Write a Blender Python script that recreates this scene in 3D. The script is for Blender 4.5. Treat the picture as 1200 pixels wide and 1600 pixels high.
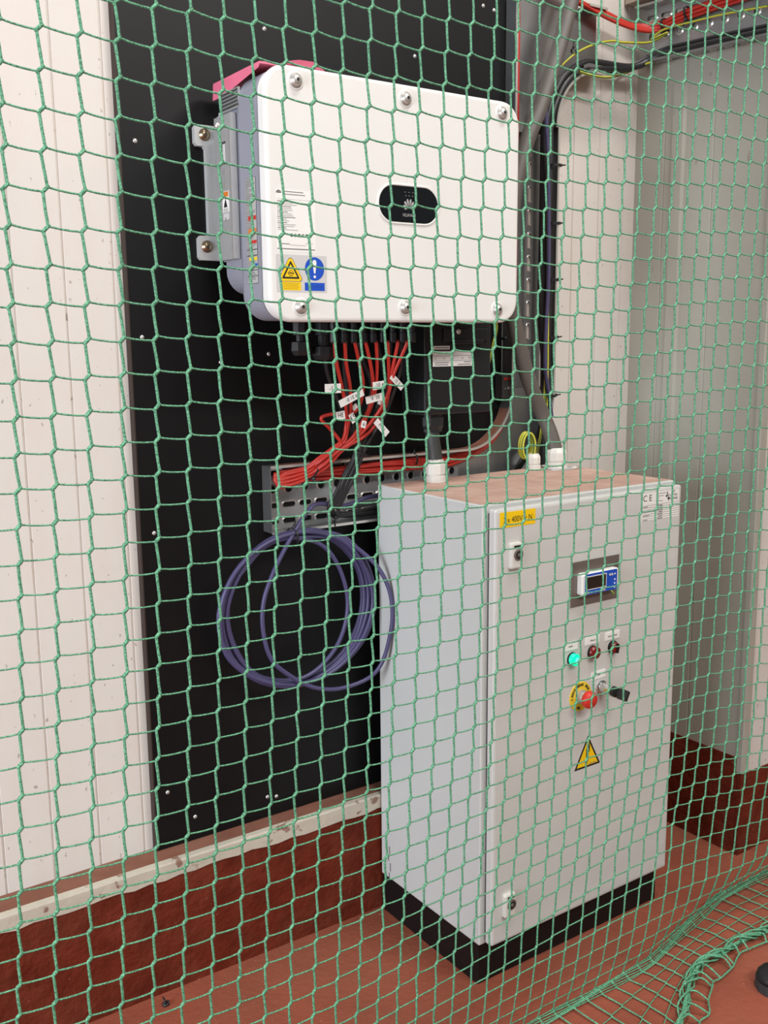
import bpy, math, random
from mathutils import Vector, Matrix
random.seed(7)
for o in list(bpy.data.objects): bpy.data.objects.remove(o)
SC = bpy.context.scene
COL = SC.collection
PI = math.pi

# ------------------------------------------------------------------ camera
CP = (1540.868, Vector((-1.0087, -2.0037, 1.4357)), 0.606, 0.1722, -0.0095)
def _basis():
    f, o, yaw, pit, rol = CP
    d = Vector((math.sin(yaw)*math.cos(pit), math.cos(yaw)*math.cos(pit), -math.sin(pit)))
    r = Vector((math.cos(yaw), -math.sin(yaw), 0)); u = r.cross(d)
    return d, r*math.cos(rol)+u*math.sin(rol), u*math.cos(rol)-r*math.sin(rol)
CD, CR, CU = _basis()
cam = bpy.data.cameras.new('camera'); camo = bpy.data.objects.new('camera', cam); COL.objects.link(camo)
cam.sensor_fit = 'VERTICAL'; cam.sensor_height = 36.0; cam.lens = CP[0]*36.0/1600.0
cam.clip_start = 0.05
camo.matrix_world = Matrix(((CR.x, CU.x, -CD.x, CP[1].x), (CR.y, CU.y, -CD.y, CP[1].y), (CR.z, CU.z, -CD.z, CP[1].z), (0, 0, 0, 1)))
SC.camera = camo
def at(x, y, ax, val):
    """where the sight line of a photo pixel meets a real plane of the room (axis 0/1/2 = val)"""
    v = CD*CP[0] + CR*(x-600) - CU*(y-800)
    return CP[1] + v*((val-CP[1][ax])/v[ax])

# ------------------------------------------------------------------ light
SC.view_settings.view_transform = 'Standard'; SC.view_settings.look = 'None'
SC.view_settings.gamma = 1.0; SC.view_settings.use_curve_mapping = False
SC.view_settings.exposure = 0.0
W = bpy.data.worlds.new('world'); SC.world = W; W.use_nodes = True
NW, LW = W.node_tree.nodes, W.node_tree.links
bg = NW['Background']; tcw = NW.new('ShaderNodeTexCoord'); sep = NW.new('ShaderNodeSeparateXYZ'); LW.new(tcw.outputs['Generated'], sep.inputs[0])
rmp = NW.new('ShaderNodeValToRGB'); mrw = NW.new('ShaderNodeMapRange'); mrw.inputs[1].default_value = -0.3; mrw.inputs[2].default_value = 1.0; LW.new(sep.outputs[2], mrw.inputs[0]); LW.new(mrw.outputs[0], rmp.inputs[0])
rmp.color_ramp.elements[0].color = (0.10, 0.06, 0.05, 1); rmp.color_ramp.elements[1].color = (0.60, 0.59, 0.575, 1); rmp.color_ramp.elements[1].position = 0.75   # dim hall: dark floor, paler roof
LW.new(rmp.outputs[0], bg.inputs[0]); bg.inputs[1].default_value = 0.5
def area(name, loc, target, sx, sy, power, color):
    l = bpy.data.lights.new(name, 'AREA'); l.shape = 'RECTANGLE'; l.size = sx; l.size_y = sy; l.energy = power; l.color = color
    o = bpy.data.objects.new(name, l); COL.objects.link(o); o.location = loc
    o.rotation_euler = (Vector(target)-Vector(loc)).to_track_quat('-Z', 'Y').to_euler(); return o
area('ceiling_lamp_right', (2.1, -4.6, 4.5), (0.6, 0, 1.0), 1.6, 0.6, 95, (1.0, 0.965, 0.92))
area('ceiling_lamp_left', (-0.6, -4.6, 4.6), (0.1, -0.2, 0.6), 1.8, 0.6, 120, (1.0, 0.97, 0.935))
area('ceiling_lamp_overhead', (0.4, -2.0, 6.0), (0.3, -0.9, 0.0), 1.8, 0.7, 150, (1.0, 0.97, 0.935))
area('door_daylight', (-4.6, -1.7, 1.3), (0.3, -0.3, 0.6), 2.2, 2.2, 215, (0.82, 0.91, 1.0))

# ------------------------------------------------------------------ materials
def new_mat(name):
    m = bpy.data.materials.new(name); m.use_nodes = True
    return m, m.node_tree.nodes, m.node_tree.links, m.node_tree.nodes['Principled BSDF']
def mat(name, col, rough=0.5, metal=0.0, noise=0.0, nscale=30.0, bump=0.0, bscale=80.0, dirt=None, dirt_amt=0.0, dscale=6.0, emit=None, spec=None, coat=0.0, speck=None, stretch=None):
    m, N, L, b = new_mat(name)
    b.inputs['Base Color'].default_value = (*col, 1); b.inputs['Roughness'].default_value = rough; b.inputs['Metallic'].default_value = metal
    if spec is not None: b.inputs['Specular IOR Level'].default_value = spec
    if coat: b.inputs['Coat Weight'].default_value = coat
    tc = N.new('ShaderNodeTexCoord'); src = tc.outputs['Object']
    if stretch:
        mp = N.new('ShaderNodeMapping'); mp.inputs['Scale'].default_value = stretch; L.new(src, mp.inputs[0]); src = mp.outputs[0]
    cur = None
    def rgb(c):
        r = N.new('ShaderNodeRGB'); r.outputs[0].default_value = (*c, 1); return r.outputs[0]
    def mix(a, bb, fac):
        x = N.new('ShaderNodeMix'); x.data_type = 'RGBA'; L.new(a, x.inputs[6]); L.new(bb, x.inputs[7]); L.new(fac, x.inputs[0]); return x.outputs[2]
    def noise_fac(scale, lo, hi, amt, det=6.0):
        n = N.new('ShaderNodeTexNoise'); n.inputs['Scale'].default_value = scale; n.inputs['Detail'].default_value = det; L.new(src, n.inputs['Vector'])
        mr = N.new('ShaderNodeMapRange'); mr.inputs[1].default_value = lo; mr.inputs[2].default_value = hi; mr.inputs[3].default_value = 0; mr.inputs[4].default_value = amt
        L.new(n.outputs['Fac'], mr.inputs[0]); return mr.outputs[0]
    if noise or dirt or speck:
        cur = rgb(col)
        if noise: cur = mix(cur, rgb(tuple(c*(1-noise) for c in col)), noise_fac(nscale, 0.35, 0.65, 1.0))
        if dirt: cur = mix(cur, rgb(dirt), noise_fac(dscale, 0.45, 0.75, dirt_amt))
        if speck: cur = mix(cur, rgb(speck[0]), noise_fac(speck[1], speck[2], speck[2]+0.04, speck[3], 3.0))
        L.new(cur, b.inputs['Base Color'])
    if bump:
        n = N.new('ShaderNodeTexNoise'); n.inputs['Scale'].default_value = bscale; n.inputs['Detail'].default_value = 8; L.new(tc.outputs['Object'], n.inputs['Vector'])
        bp = N.new('ShaderNodeBump'); bp.inputs['Strength'].default_value = bump; bp.inputs['Distance'].default_value = 0.01; L.new(n.outputs['Fac'], bp.inputs['Height']); L.new(bp.outputs[0], b.inputs['Normal'])
    if emit:
        b.inputs['Emission Color'].default_value = (*emit[0], 1); b.inputs['Emission Strength'].default_value = emit[1]
    return m
def srgb(r, g, b):
    f = lambda c: (c/255/12.92 if c/255 <= 0.04045 else ((c/255+0.055)/1.055)**2.4)
    return (f(r), f(g), f(b))

M = {}
M['wall'] = mat('white_wall_panel', srgb(216, 210, 203), 0.5, noise=0.05, nscale=3.0, bump=0.04, bscale=25, speck=(srgb(125, 110, 98), 95.0, 0.675, 0.6), stretch=(1, 1, 0.55), dirt=srgb(212, 200, 190), dirt_amt=0.6, dscale=14.0, spec=0.12)
M['wallr'] = mat('grey_wall_panel', srgb(176, 173, 162), 0.5, noise=0.1, nscale=2.5, dirt=srgb(140, 128, 112), dirt_amt=0.45, dscale=3.0, speck=(srgb(110, 95, 80), 30.0, 0.70, 0.5), stretch=(1, 1, 0.4), bump=0.03, bscale=25)
M['redbase'] = mat('red_base_paint', srgb(108, 42, 27), 0.7, noise=0.3, nscale=14, bump=0.6, bscale=45, dirt=srgb(140, 84, 64), dirt_amt=0.22, dscale=9, spec=0.12, speck=(srgb(170, 120, 100), 60.0, 0.72, 0.4))
M['dustledge'] = mat('dusty_brown_ledge', srgb(138, 96, 80), 0.85, noise=0.2, nscale=18, dirt=srgb(112, 66, 52), dirt_amt=0.6, dscale=7, spec=0.1)
M['floor'] = mat('red_floor_paint', srgb(149, 80, 61), 0.6, noise=0.2, nscale=5, bump=0.25, bscale=60, dirt=srgb(140, 96, 76), dirt_amt=0.4, dscale=2.2, spec=0.2, speck=(srgb(205, 165, 140), 70.0, 0.70, 0.5))
M['trim'] = mat('worn_white_trim', srgb(196, 188, 172), 0.6, noise=0.08, nscale=9, speck=(srgb(120, 78, 60), 22.0, 0.63, 0.8), bump=0.2, bscale=40)
M['beam'] = mat('beige_beam', srgb(170, 158, 140), 0.7, noise=0.1, nscale=6)
M['black'] = mat('black_board', (0.0055, 0.0055, 0.006), 0.45, noise=0.2, nscale=8, spec=0.25)
M['brownedge'] = mat('brown_board_edge', srgb(52, 38, 32), 0.7)
M['cab'] = mat('light_grey_enamel', srgb(205, 206, 203), 0.42, noise=0.02, nscale=4, bump=0.02, bscale=300)
M['door'] = mat('light_grey_door', srgb(207, 206, 202), 0.42, noise=0.02, nscale=4, bump=0.02, bscale=300)
M['dusttop'] = mat('dust_on_enamel', srgb(198, 163, 148), 0.8, noise=0.12, nscale=9, dirt=srgb(222, 196, 180), dirt_amt=0.5, dscale=16, spec=0.1)
M['plinth'] = mat('black_plinth', (0.008, 0.007, 0.007), 0.5, spec=0.25)
M['seal'] = mat('dark_gap', (0.05, 0.045, 0.045), 0.7)
M['invwhite'] = mat('white_powder_coat', srgb(231, 229, 225), 0.5, noise=0.015, nscale=5, bump=0.02, bscale=400, spec=0.2)
M['invgrey'] = mat('blue_grey_casting', srgb(143, 144, 156), 0.5, noise=0.04, nscale=8)
M['alu'] = mat('brushed_aluminium_plate', srgb(205, 205, 204), 0.4, 0.55, noise=0.08, nscale=20)
M['bracket'] = mat('pale_painted_bracket', srgb(205, 206, 204), 0.45, 0.2, noise=0.05, nscale=12)
M['steel'] = mat('screw_steel', srgb(200, 196, 190), 0.42, 0.65)
M['bronze'] = mat('passivated_screw', srgb(150, 132, 108), 0.3, 0.9)
M['galv'] = mat('galvanised_sheet', srgb(168, 168, 168), 0.36, 0.85, noise=0.15, nscale=12, bump=0.03, bscale=30)
M['galvbase'] = mat('galvanised_perforated_sheet', srgb(172, 172, 172), 0.34, 0.55, noise=0.2, nscale=14, bump=0.03, bscale=30)
M['galvedge'] = mat('bright_rim_metal', srgb(225, 222, 216), 0.3, 0.7)  # paler metal for rims; on slot lips it imitates caught light
M['slot'] = mat('dark_inside', (0.01, 0.01, 0.01), 0.8)
M['blackp'] = mat('black_plastic', (0.014, 0.014, 0.015), 0.4)
M['blackc'] = mat('black_cable_jacket', (0.02, 0.02, 0.021), 0.38)
M['blackgloss'] = mat('black_gloss_window', (0.006, 0.007, 0.009), 0.12)
M['greyc'] = mat('grey_cable_jacket', srgb(96, 90, 84), 0.5, noise=0.1, nscale=10)
M['darkc'] = mat('dark_grey_cable_jacket', srgb(62, 64, 62), 0.5)
M['redc'] = mat('red_cable_jacket', srgb(182, 46, 36), 0.42)
M['purple'] = mat('violet_cable_jacket', srgb(74, 70, 106), 0.42)
M['yellowc'] = mat('yellow_insulation', srgb(200, 194, 62), 0.45)
M['greenc'] = mat('green_insulation', srgb(44, 92, 44), 0.45)
M['pink'] = mat('pink_plastic_sheet', srgb(232, 118, 146), 0.42, noise=0.08, nscale=14)
M['white'] = mat('white_sticker', srgb(238, 236, 232), 0.5)
M['gland'] = mat('pale_grey_nylon', srgb(218, 214, 206), 0.45)
M['yellow'] = mat('yellow_sticker', srgb(250, 204, 10), 0.5)
M['blue'] = mat('blue_sticker', srgb(24, 78, 190), 0.45)
M['red'] = mat('red_sticker', srgb(190, 50, 40), 0.5)
M['orange'] = mat('orange_sticker', srgb(214, 120, 40), 0.5)
M['ink'] = mat('black_ink', (0.012, 0.012, 0.012), 0.6)
M['greyink'] = mat('grey_ink', srgb(120, 118, 116), 0.6)
M['lines'] = mat('printed_grey', srgb(172, 170, 168), 0.6)
M['stickergrey'] = mat('grey_sticker', srgb(205, 203, 202), 0.4)
M['taupe'] = mat('taupe_metal_plate', srgb(122, 112, 106), 0.4, 0.35, noise=0.08, nscale=25)
M['screen'] = mat('dark_lcd', srgb(40, 34, 30), 0.2)
M['lit'] = mat('lit_green_lens', (0.0, 0.5, 0.28), 0.3, emit=((0.0, 1.0, 0.5), 0.75))
M['glow'] = mat('bright_green_lens_centre', (0.1, 0.7, 0.5), 0.3, emit=((0.12, 1.0, 0.68), 1.0))
M['redlens'] = mat('unlit_red_lens', srgb(120, 16, 20), 0.2, coat=0.5)
M['estop'] = mat('red_stop_button', srgb(214, 50, 40), 0.4)
M['eyellow'] = mat('yellow_ring', srgb(232, 200, 50), 0.45)
M['chrome'] = mat('chrome', (0.7, 0.7, 0.7), 0.18, 1.0)
M['shoe'] = mat('black_shoe_leather', (0.012, 0.012, 0.014), 0.45)
M['sole'] = mat('dark_rubber_sole', (0.03, 0.03, 0.032), 0.7)
def net_mat():
    m, N, L, b = new_mat('green_knitted_net')
    tc = N.new('ShaderNodeTexCoord'); n = N.new('ShaderNodeTexNoise'); n.inputs['Scale'].default_value = 420; n.inputs['Detail'].default_value = 2
    L.new(tc.outputs['Object'], n.inputs['Vector'])
    r = N.new('ShaderNodeValToRGB'); r.color_ramp.elements[0].position = 0.38; r.color_ramp.elements[0].color = (*srgb(60, 114, 86), 1)
    r.color_ramp.elements[1].position = 0.62; r.color_ramp.elements[1].color = (*srgb(110, 180, 140), 1)
    L.new(n.outputs['Fac'], r.inputs[0]); L.new(r.outputs[0], b.inputs['Base Color']); b.inputs['Roughness'].default_value = 0.6
    bp = N.new('ShaderNodeBump'); bp.inputs['Strength'].default_value = 0.5; bp.inputs['Distance'].default_value = 0.001; L.new(n.outputs['Fac'], bp.inputs['Height']); L.new(bp.outputs[0], b.inputs['Normal'])
    return m
M['net'] = net_mat()

# ------------------------------------------------------------------ mesh helpers
class MB:
    def __init__(s): s.v = []; s.f = []; s.m = []; s.sm = []; s.mats = []
    def mi(s, k):
        if k not in s.mats: s.mats.append(k)
        return s.mats.index(k)
    def add(s, vs, fs, mk, smooth=False):
        n = len(s.v); s.v += [Vector(p) for p in vs]; i = s.mi(mk)
        for f in fs: s.f.append([n+k for k in f]); s.m.append(i); s.sm.append(smooth)
        return s
    def box(s, x0, x1, y0, y1, z0, z1, mk, bev=0.0):
        if bev > 0:
            b = min(bev, (x1-x0)/2.01, (z1-z0)/2.01, (y1-y0)/2.01)
            o = lambda i: [(x0+i, z0+i), (x1-i, z0+i), (x1-i, z1-i), (x0+i, z1-i)]
            prof = [(b, y0), (b*0.3, y0+b*0.3), (0, y0+b), (0, y1-b), (b*0.3, y1-b*0.3), (b, y1)]
            return s.loft([[(p[0], y, p[1]) for p in o(i)] for i, y in prof], mk, cap=True)
        vs = [(x, y, z) for x in (x0, x1) for y in (y0, y1) for z in (z0, z1)]
        return s.add(vs, [(0, 1, 3, 2), (4, 6, 7, 5), (0, 4, 5, 1), (2, 3, 7, 6), (0, 2, 6, 4), (1, 5, 7, 3)], mk)
    def loft(s, rings, mk, cap=True, smooth=False, closed=True):
        n = len(rings[0]); vs = [p for r in rings for p in r]; fs = []
        for a in range(len(rings)-1):
            for k in range(n if closed else n-1):
                q = (k+1) % n
                fs.append((a*n+k, a*n+q, (a+1)*n+q, (a+1)*n+k))
        s.add(vs, fs, mk, smooth)
        if cap:
            s.add(rings[0], [tuple(range(n))[::-1]], mk); s.add(rings[-1], [tuple(range(n))], mk)
        return s
    def tube(s, pts, r, mk, n=8, cap=True, mk2=None):
        pts = [Vector(p) for p in pts]; rr = r if isinstance(r, (list, tuple)) else [r]*len(pts)
        t0 = (pts[1]-pts[0]).normalized(); nrm = t0.orthogonal().normalized(); rings = []
        for i, p in enumerate(pts):
            t = (pts[min(i+1, len(pts)-1)]-pts[max(i-1, 0)])
            if t.length < 1e-9: t = t0
            t.normalize(); nrm = (nrm - t*nrm.dot(t)); nrm = nrm.normalized() if nrm.length > 1e-6 else t.orthogonal().normalized()
            bn = t.cross(nrm); rings.append([p+(nrm*math.cos(2*PI*k/n)+bn*math.sin(2*PI*k/n))*rr[i] for k in range(n)])
        if mk2:
            base = len(s.v); vs = [p for rg in rings for p in rg]; s.v += [Vector(p) for p in vs]; a1, a2 = s.mi(mk), s.mi(mk2)
            for a in range(len(rings)-1):
                for k in range(n):
                    q = (k+1) % n; s.f.append([base+a*n+k, base+a*n+q, base+(a+1)*n+q, base+(a+1)*n+k]); s.m.append(a2 if k % 3 == 0 else a1); s.sm.append(True)
            return s
        return s.loft(rings, mk, cap, True)
    def lathe(s, c, axis, prof, mk, n=20, smooth=False, cap=True):
        ax = Vector(axis).normalized(); u = ax.orthogonal().normalized(); w = ax.cross(u); c = Vector(c)
        return s.loft([[c+ax*h+(u*math.cos(2*PI*k/n)+w*math.sin(2*PI*k/n))*max(r, 1e-5) for k in range(n)] for r, h in prof], mk, cap, smooth)
    def poly(s, pts, mk): return s.add(pts, [tuple(range(len(pts)))], mk)
    def build(s, name, parent=None, origin=None):
        org = Vector(parent['_o']) if parent is not None else Vector(origin or (0, 0, 0))
        me = bpy.data.meshes.new(name); me.from_pydata([p-org for p in s.v], [], s.f)
        for k in s.mats: me.materials.append(M[k])
        me.polygons.foreach_set('material_index', s.m); me.polygons.foreach_set('use_smooth', s.sm)
        me.update()
        import bmesh
        bm = bmesh.new(); bm.from_mesh(me); bmesh.ops.recalc_face_normals(bm, faces=bm.faces); bm.to_mesh(me); bm.free()
        o = bpy.data.objects.new(name, me); COL.objects.link(o)
        if parent is not None:
            o.parent = parent; o['_o'] = parent['_o']
        else:
            o.location = org; o['_o'] = tuple(org)
        return o
def tag(o, label, cat, group=None, kind=None):
    o['label'] = label; o['category'] = cat
    if group: o['group'] = group
    if kind: o['kind'] = kind
    return o
def thing(name, loc, label, cat, group=None):
    o = bpy.data.objects.new(name, None); COL.objects.link(o); o.location = loc; o.empty_display_size = 0.05; o['_o'] = tuple(loc)
    return tag(o, label, cat, group)
def struct(o, label, cat='wall'):
    o['kind'] = 'structure'; o['label'] = label; o['category'] = cat; return o
def spline(pts, k=8):
    P = [Vector(p) for p in pts]; P = [P[0]*2-P[1]]+P+[P[-1]*2-P[-2]]; out = []
    for i in range(1, len(P)-2):
        a, b, c, d = P[i-1:i+3]
        for j in range(k):
            t = j/k; out.append(0.5*((2*b)+(c-a)*t+(2*a-5*b+4*c-d)*t*t+(3*b-a-3*c+d)*t*t*t))
    out.append(P[-2]); return out
def rrect(x0, x1, z0, z1, r, n=8, ins=0.0):
    x0 += ins; x1 -= ins; z0 += ins; z1 -= ins; r = max(r-ins, 0.0005); out = []
    for cx, cz, a in ((x1-r, z0+r, -PI/2), (x1-r, z1-r, 0), (x0+r, z1-r, PI/2), (x0+r, z0+r, PI)):
        for k in range(n+1): t = a+PI/2*k/n; out.append((cx+r*math.cos(t), cz+r*math.sin(t)))
    return out
def rr_prism(mb, x0, x1, z0, z1, r, prof, mk, n=8):
    """rounded slab facing -Y; prof = [(inset, y)...]"""
    return mb.loft([[(p[0], y, p[1]) for p in rrect(x0, x1, z0, z1, r, n, i)] for i, y in prof], mk, True)
def fit_y(pts, y, mk, mb, th=0.0005):
    """flat sticker of thickness th lying against plane Y=y, facing -Y; pts (x,z)"""
    return mb.loft([[(p[0], y, p[1]) for p in pts], [(p[0], y-th, p[1]) for p in pts]], mk, True)
def rect_y(mb, x0, x1, z0, z1, y, mk, th=0.0005): return fit_y([(x0, z0), (x1, z0), (x1, z1), (x0, z1)], y, mk, mb, th)
def circ(cx, cz, r, n=24, rz=None): return [(cx+r*math.cos(2*PI*k/n), cz+(rz or r)*math.sin(2*PI*k/n)) for k in range(n)]
def text_mesh(txt, size):
    cu = bpy.data.curves.new('t', 'FONT'); cu.body = txt; cu.size = size; cu.align_x = 'CENTER'; cu.align_y = 'CENTER'
    o = bpy.data.objects.new('t', cu); COL.objects.link(o); bpy.context.view_layer.update()
    me = bpy.data.meshes.new_from_object(o.evaluated_get(bpy.context.evaluated_depsgraph_get()))
    vs = [tuple(v.co) for v in me.vertices]; fs = [tuple(p.vertices) for p in me.polygons]
    bpy.data.objects.remove(o); bpy.data.curves.remove(cu); bpy.data.meshes.remove(me); return vs, fs
def text_y(mb, txt, cx, cz, y, size, mk, sx=1.0, rot=0.0):
    vs, fs = text_mesh(txt, size); c, s = math.cos(rot), math.sin(rot)
    mb.add([(cx+(v[0]*sx)*c-v[1]*s, y, cz+(v[0]*sx)*s+v[1]*c) for v in vs], fs, mk)
def inside(o):
    pass

# ------------------------------------------------------------------ setting
PANX0, PANX1, PT = -0.262, 0.747, 0.020
XR, YC = 1.263, -0.452           # recess side wall and its outer corner
LZ, LY = 0.307, -0.0772          # concrete curb: top height, front
fl = MB(); fl.box(-5, 4.5, -5, 0.1, -0.05, 0, 'floor'); struct(fl.build('floor'), 'red painted concrete floor with pale dust', 'floor')

def ribbed(x0, x1, pitch, z0, z1, ymk, off=0.0, deep=0.0035, w=0.006):
    prof = [(x0, 0)]; x = x0+off
    while x < x1-w:
        if x > x0+w: prof += [(x-w/2, 0), (x-w/5, deep), (x+w/5, deep), (x+w/2, 0)]
        x += pitch
    prof.append((x1, 0)); return prof
wb = MB(); pr = ribbed(-3.0, 1.30, 0.1, 0, 3.2, 'wall', off=0.016)
wb.loft([[(x, y, LZ-0.02) for x, y in pr]+[(1.30, 0.06, LZ-0.02), (-3.0, 0.06, LZ-0.02)], [(x, y, 3.2) for x, y in pr]+[(1.30, 0.06, 3.2), (-3.0, 0.06, 3.2)]], 'wall')
wbo = struct(wb.build('wall_back'), 'white wall of narrow vertical cladding panels', 'wall')
# recess side wall with a joint strip, facing left
wr = MB(); ys = [(0.0, 0), (-0.10, 0), (-0.103, 0.003), (-0.106, 0), (-0.128, 0), (-0.134, -0.007), (-0.168, -0.007), (-0.174, 0), (-0.262, 0), (-0.265, 0.003), (-0.268, 0), (YC+0.010, 0)]
wr.loft([[(XR+x, y, 0.285) for y, x in ys]+[(XR+0.02, YC+0.010, 0.285), (XR+0.02, 0, 0.285)], [(XR+x, y, 3.2) for y, x in ys]+[(XR+0.02, YC+0.010, 3.2), (XR+0.02, 0, 3.2)]], 'wallr')
struct(wr.build('wall_right'), 'grimy pale panel wall closing the recess on the right', 'wall')
wf = MB(); pf = [(XR+0.022, 0)]
for k in range(12): x = XR+0.1+k*0.1; pf += [(x-0.003, 0), (x-0.001, 0.003), (x+0.001, 0.003), (x+0.003, 0)]
pf.append((3.4, 0))
wf.loft([[(x, YC+y, 0.24) for x, y in pf]+[(3.4, YC+0.05, 0.24), (XR+0.022, YC+0.05, 0.24)], [(x, YC+y, 3.2) for x, y in pf]+[(3.4, YC+0.05, 3.2), (XR+0.022, YC+0.05, 3.2)]], 'wall')
struct(wf.build('wall_front'), 'white panel wall continuing beyond the recess corner', 'wall')
cb = MB(); n = 40
xs = [-3.0+(XR+3.0)*k/n for k in range(n+1)]
cb.loft([[(x, 0.0, 0), (x, LY-0.002, 0), (x, LY-0.002, LZ-0.036), (x, LY+0.004, LZ-0.03), (x, LY+0.004, LZ-0.001), (x, 0.0, LZ-0.001)] for x in xs], 'redbase')
struct(cb.build('baseboard_back'), 'rough red painted concrete curb along the back wall', 'baseboard')
cd = MB(); cd.box(-3.0, XR-0.001, LY+0.006, -0.0005, LZ-0.0015, LZ+0.0005, 'dustledge')
struct(cd.build('trim_1'), 'dusty brown top of the curb', 'trim')
tr = MB(); random.seed(3); top = []; 
m = 120; rings = []
for k in range(m+1):
    x = -3.0+(XR+2.99)*k/m; j = random.uniform(-0.0035, 0.0035); rings.append([(x, LY+0.012, LZ+0.0015), (x, LY-0.003, LZ+0.0015), (x, LY-0.005, LZ-0.003), (x, LY-0.004, LZ-0.036+j), (x, LY+0.003, LZ-0.036+j)])
tr.loft(rings, 'trim'); struct(tr.build('trim_2'), 'chipped white edge strip along the curb front', 'trim')
br = MB(); br.loft([[(XR-0.004, y, 0), (XR+0.06, y, 0), (XR+0.06, y, 0.285), (XR-0.004, y, 0.285)] for y in (LY-0.004, -0.2, -0.33, YC+0.010)], 'redbase')
struct(br.build('baseboard_right'), 'dark red painted base of the recess side wall', 'baseboard')
bf = MB(); bf.box(XR-0.004, 3.4, YC-0.004, YC+0.009, 0, 0.24, 'redbase'); struct(bf.build('baseboard_front'), 'red painted base of the wall beyond the recess', 'baseboard')
cp = MB(); rr_prism(cp, XR-0.006, XR+0.024, 0.241, 3.2, 0.006, [(0.002, YC-0.006), (0, YC-0.003), (0, YC+0.012)], 'wallr', 3); struct(cp.build('trim_3'), 'pale vertical corner strip of the recess', 'trim')
bm_ = MB(); bm_.box(1.195, XR+0.04, YC-0.3, -0.004, 2.335, 2.60, 'beam', 0.004); struct(bm_.build('trim_4'), 'beige beam above the cable tray in the recess corner', 'trim')

# ------------------------------------------------------------------ black mounting board
PY = -PT
bd = thing('mounting_board', (0.245, 0, LZ), 'large matt black board covering the wall behind the inverter', 'board')
b = MB(); b.box(PANX0, PANX1, PY, -0.0005, LZ+0.002, 2.9, 'black'); b.build('board', bd)
e = MB(); e.box(PANX0-0.003, PANX0, PY-0.0003, -0.0005, LZ+0.002, 2.9, 'brownedge'); e.build('edge_strip', bd)
proto = None
for (px, py) in ((211, 220), (413, 45), (648, 88), (222, 527), (241, 833), (262, 1238), (305, 1276), (418, 1245), (432, 1244), (755, 9), (772, 16), (345, 566), (420, 553)):
    p = at(px, py, 1, PY)
    if proto is None:
        s = MB(); s.lathe(p, (0, -1, 0), [(0.0048, 0), (0.0046, 0.0012), (0.0028, 0.0026), (0.0, 0.003)], 'steel', 12, True); proto = s.build('screw', bd); base = p
    else:
        q = proto.copy(); COL.objects.link(q); q.location = proto.location+(p-base)

# ------------------------------------------------------------------ cable tray (horizontal run, bend, riser, upper tee)
TB, TF = PY-0.002, -0.062        # base plane, flange rim plane
def slot_cell(mb, A, B, c0, c1, d0, d1, hl, hw, mk, n=5, round_=False):
    """rect cell in (a,b) coords with a stadium / round hole; A,B map (a,b)->3D point"""
    ca, cbb = (c0+c1)/2, (d0+d1)/2; inner = []
    if round_:
        inner = [(ca+hw*math.cos(2*PI*k/20), cbb+hw*math.sin(2*PI*k/20)) for k in range(20)]
    else:
        for sgn, a0 in ((1, -PI/2), (-1, PI/2)):
            for k in range(10): t = a0+PI*k/9; inner.append((ca+sgn*(hl-hw)+hw*math.cos(t), cbb+hw*math.sin(t)))
    outer = []
    for (x, y) in inner:
        dx, dy = x-ca, y-cbb; k = min((c1-c0)/2/max(abs(dx), 1e-6), (d1-d0)/2/max(abs(dy), 1e-6)); outer.append([ca+dx*k, cbb+dy*k])
    for cx, cy in ((c0, d0), (c0, d1), (c1, d0), (c1, d1)):
        j = min(range(len(outer)), key=lambda i: (outer[i][0]-cx)**2+(outer[i][1]-cy)**2); outer[j] = [cx, cy]
    mid = [(x+(ox-x)*min(1, 0.0035/max(1e-6, math.hypot(ox-x, oy-y))), y+(oy-y)*min(1, 0.0035/max(1e-6, math.hypot(ox-x, oy-y)))) for (x, y), (ox, oy) in zip(inner, outer)]
    n = len(inner); vs = [A(a, c, 0) for a, c in outer]+[A(a, c, 0) for a, c in mid]+[A(a, c, 0.0022) for a, c in inner]+[A(a, c, -0.0015) for a, c in inner]
    fs = []
    for r in (0, 2):
        for k in range(n): q = (k+1) % n; fs.append((r*n+k, r*n+q, (r+1)*n+q, (r+1)*n+k))
    mb.add(vs, fs, mk)
    mb.add(vs, [(n+k, n+(k+1) % n, 2*n+(k+1) % n, 2*n+k) for k in range(n)], 'galvedge')  # lip coloured paler in place of highlights and lit wall in the slots
def perforated(mb, A, L, p0, rows, pitch=0.0455, hl=0.0165, hw=0.0058):
    nc = int(round(L/pitch)); w = L/nc; h = 0.15/len(rows)
    for j, kind in enumerate(rows):
        for i in range(nc):
            if kind == 'n':
                q = [A(p0+a_, b_, 0) for a_, b_ in ((i*w, j*h), (i*w+w, j*h), (i*w+w, j*h+h), (i*w, j*h+h))]; mb.add(q, [(0, 1, 2, 3)], 'galv'); continue
            slot_cell(mb, A, None, p0+i*w, p0+(i+1)*w, j*h, (j+1)*h, hl, hw if kind == 's' else 0.0092, 'galvbase', round_=(kind == 'c'))
tray = thing('cable_tray', (0.03, -0.03, 1.0), 'galvanised perforated cable tray under the inverter, curving up the wall', 'cable tray')
HX0, HX1, HZ0, HZ1 = 0.030, 0.600, 1.008, 1.158
m = MB(); perforated(m, lambda a, c, d: Vector((a, TB-d, HZ0+c)), HX1-HX0, HX0, ['s', 's', 'c', 's']); m.build('perforated_base', tray)
BCX, BCZ, RI, RO = 0.600, 1.308, 0.150, 0.300
m = MB(); K = 18; vs = []
for k in range(K+1):
    t = -PI/2+PI/2*k/K; vs += [(BCX+RI*math.cos(t), TB, BCZ+RI*math.sin(t)), (BCX+RO*math.cos(t), TB, BCZ+RO*math.sin(t))]
m.add(vs, [(2*k, 2*k+1, 2*k+3, 2*k+2) for k in range(K)], 'galv')
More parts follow.
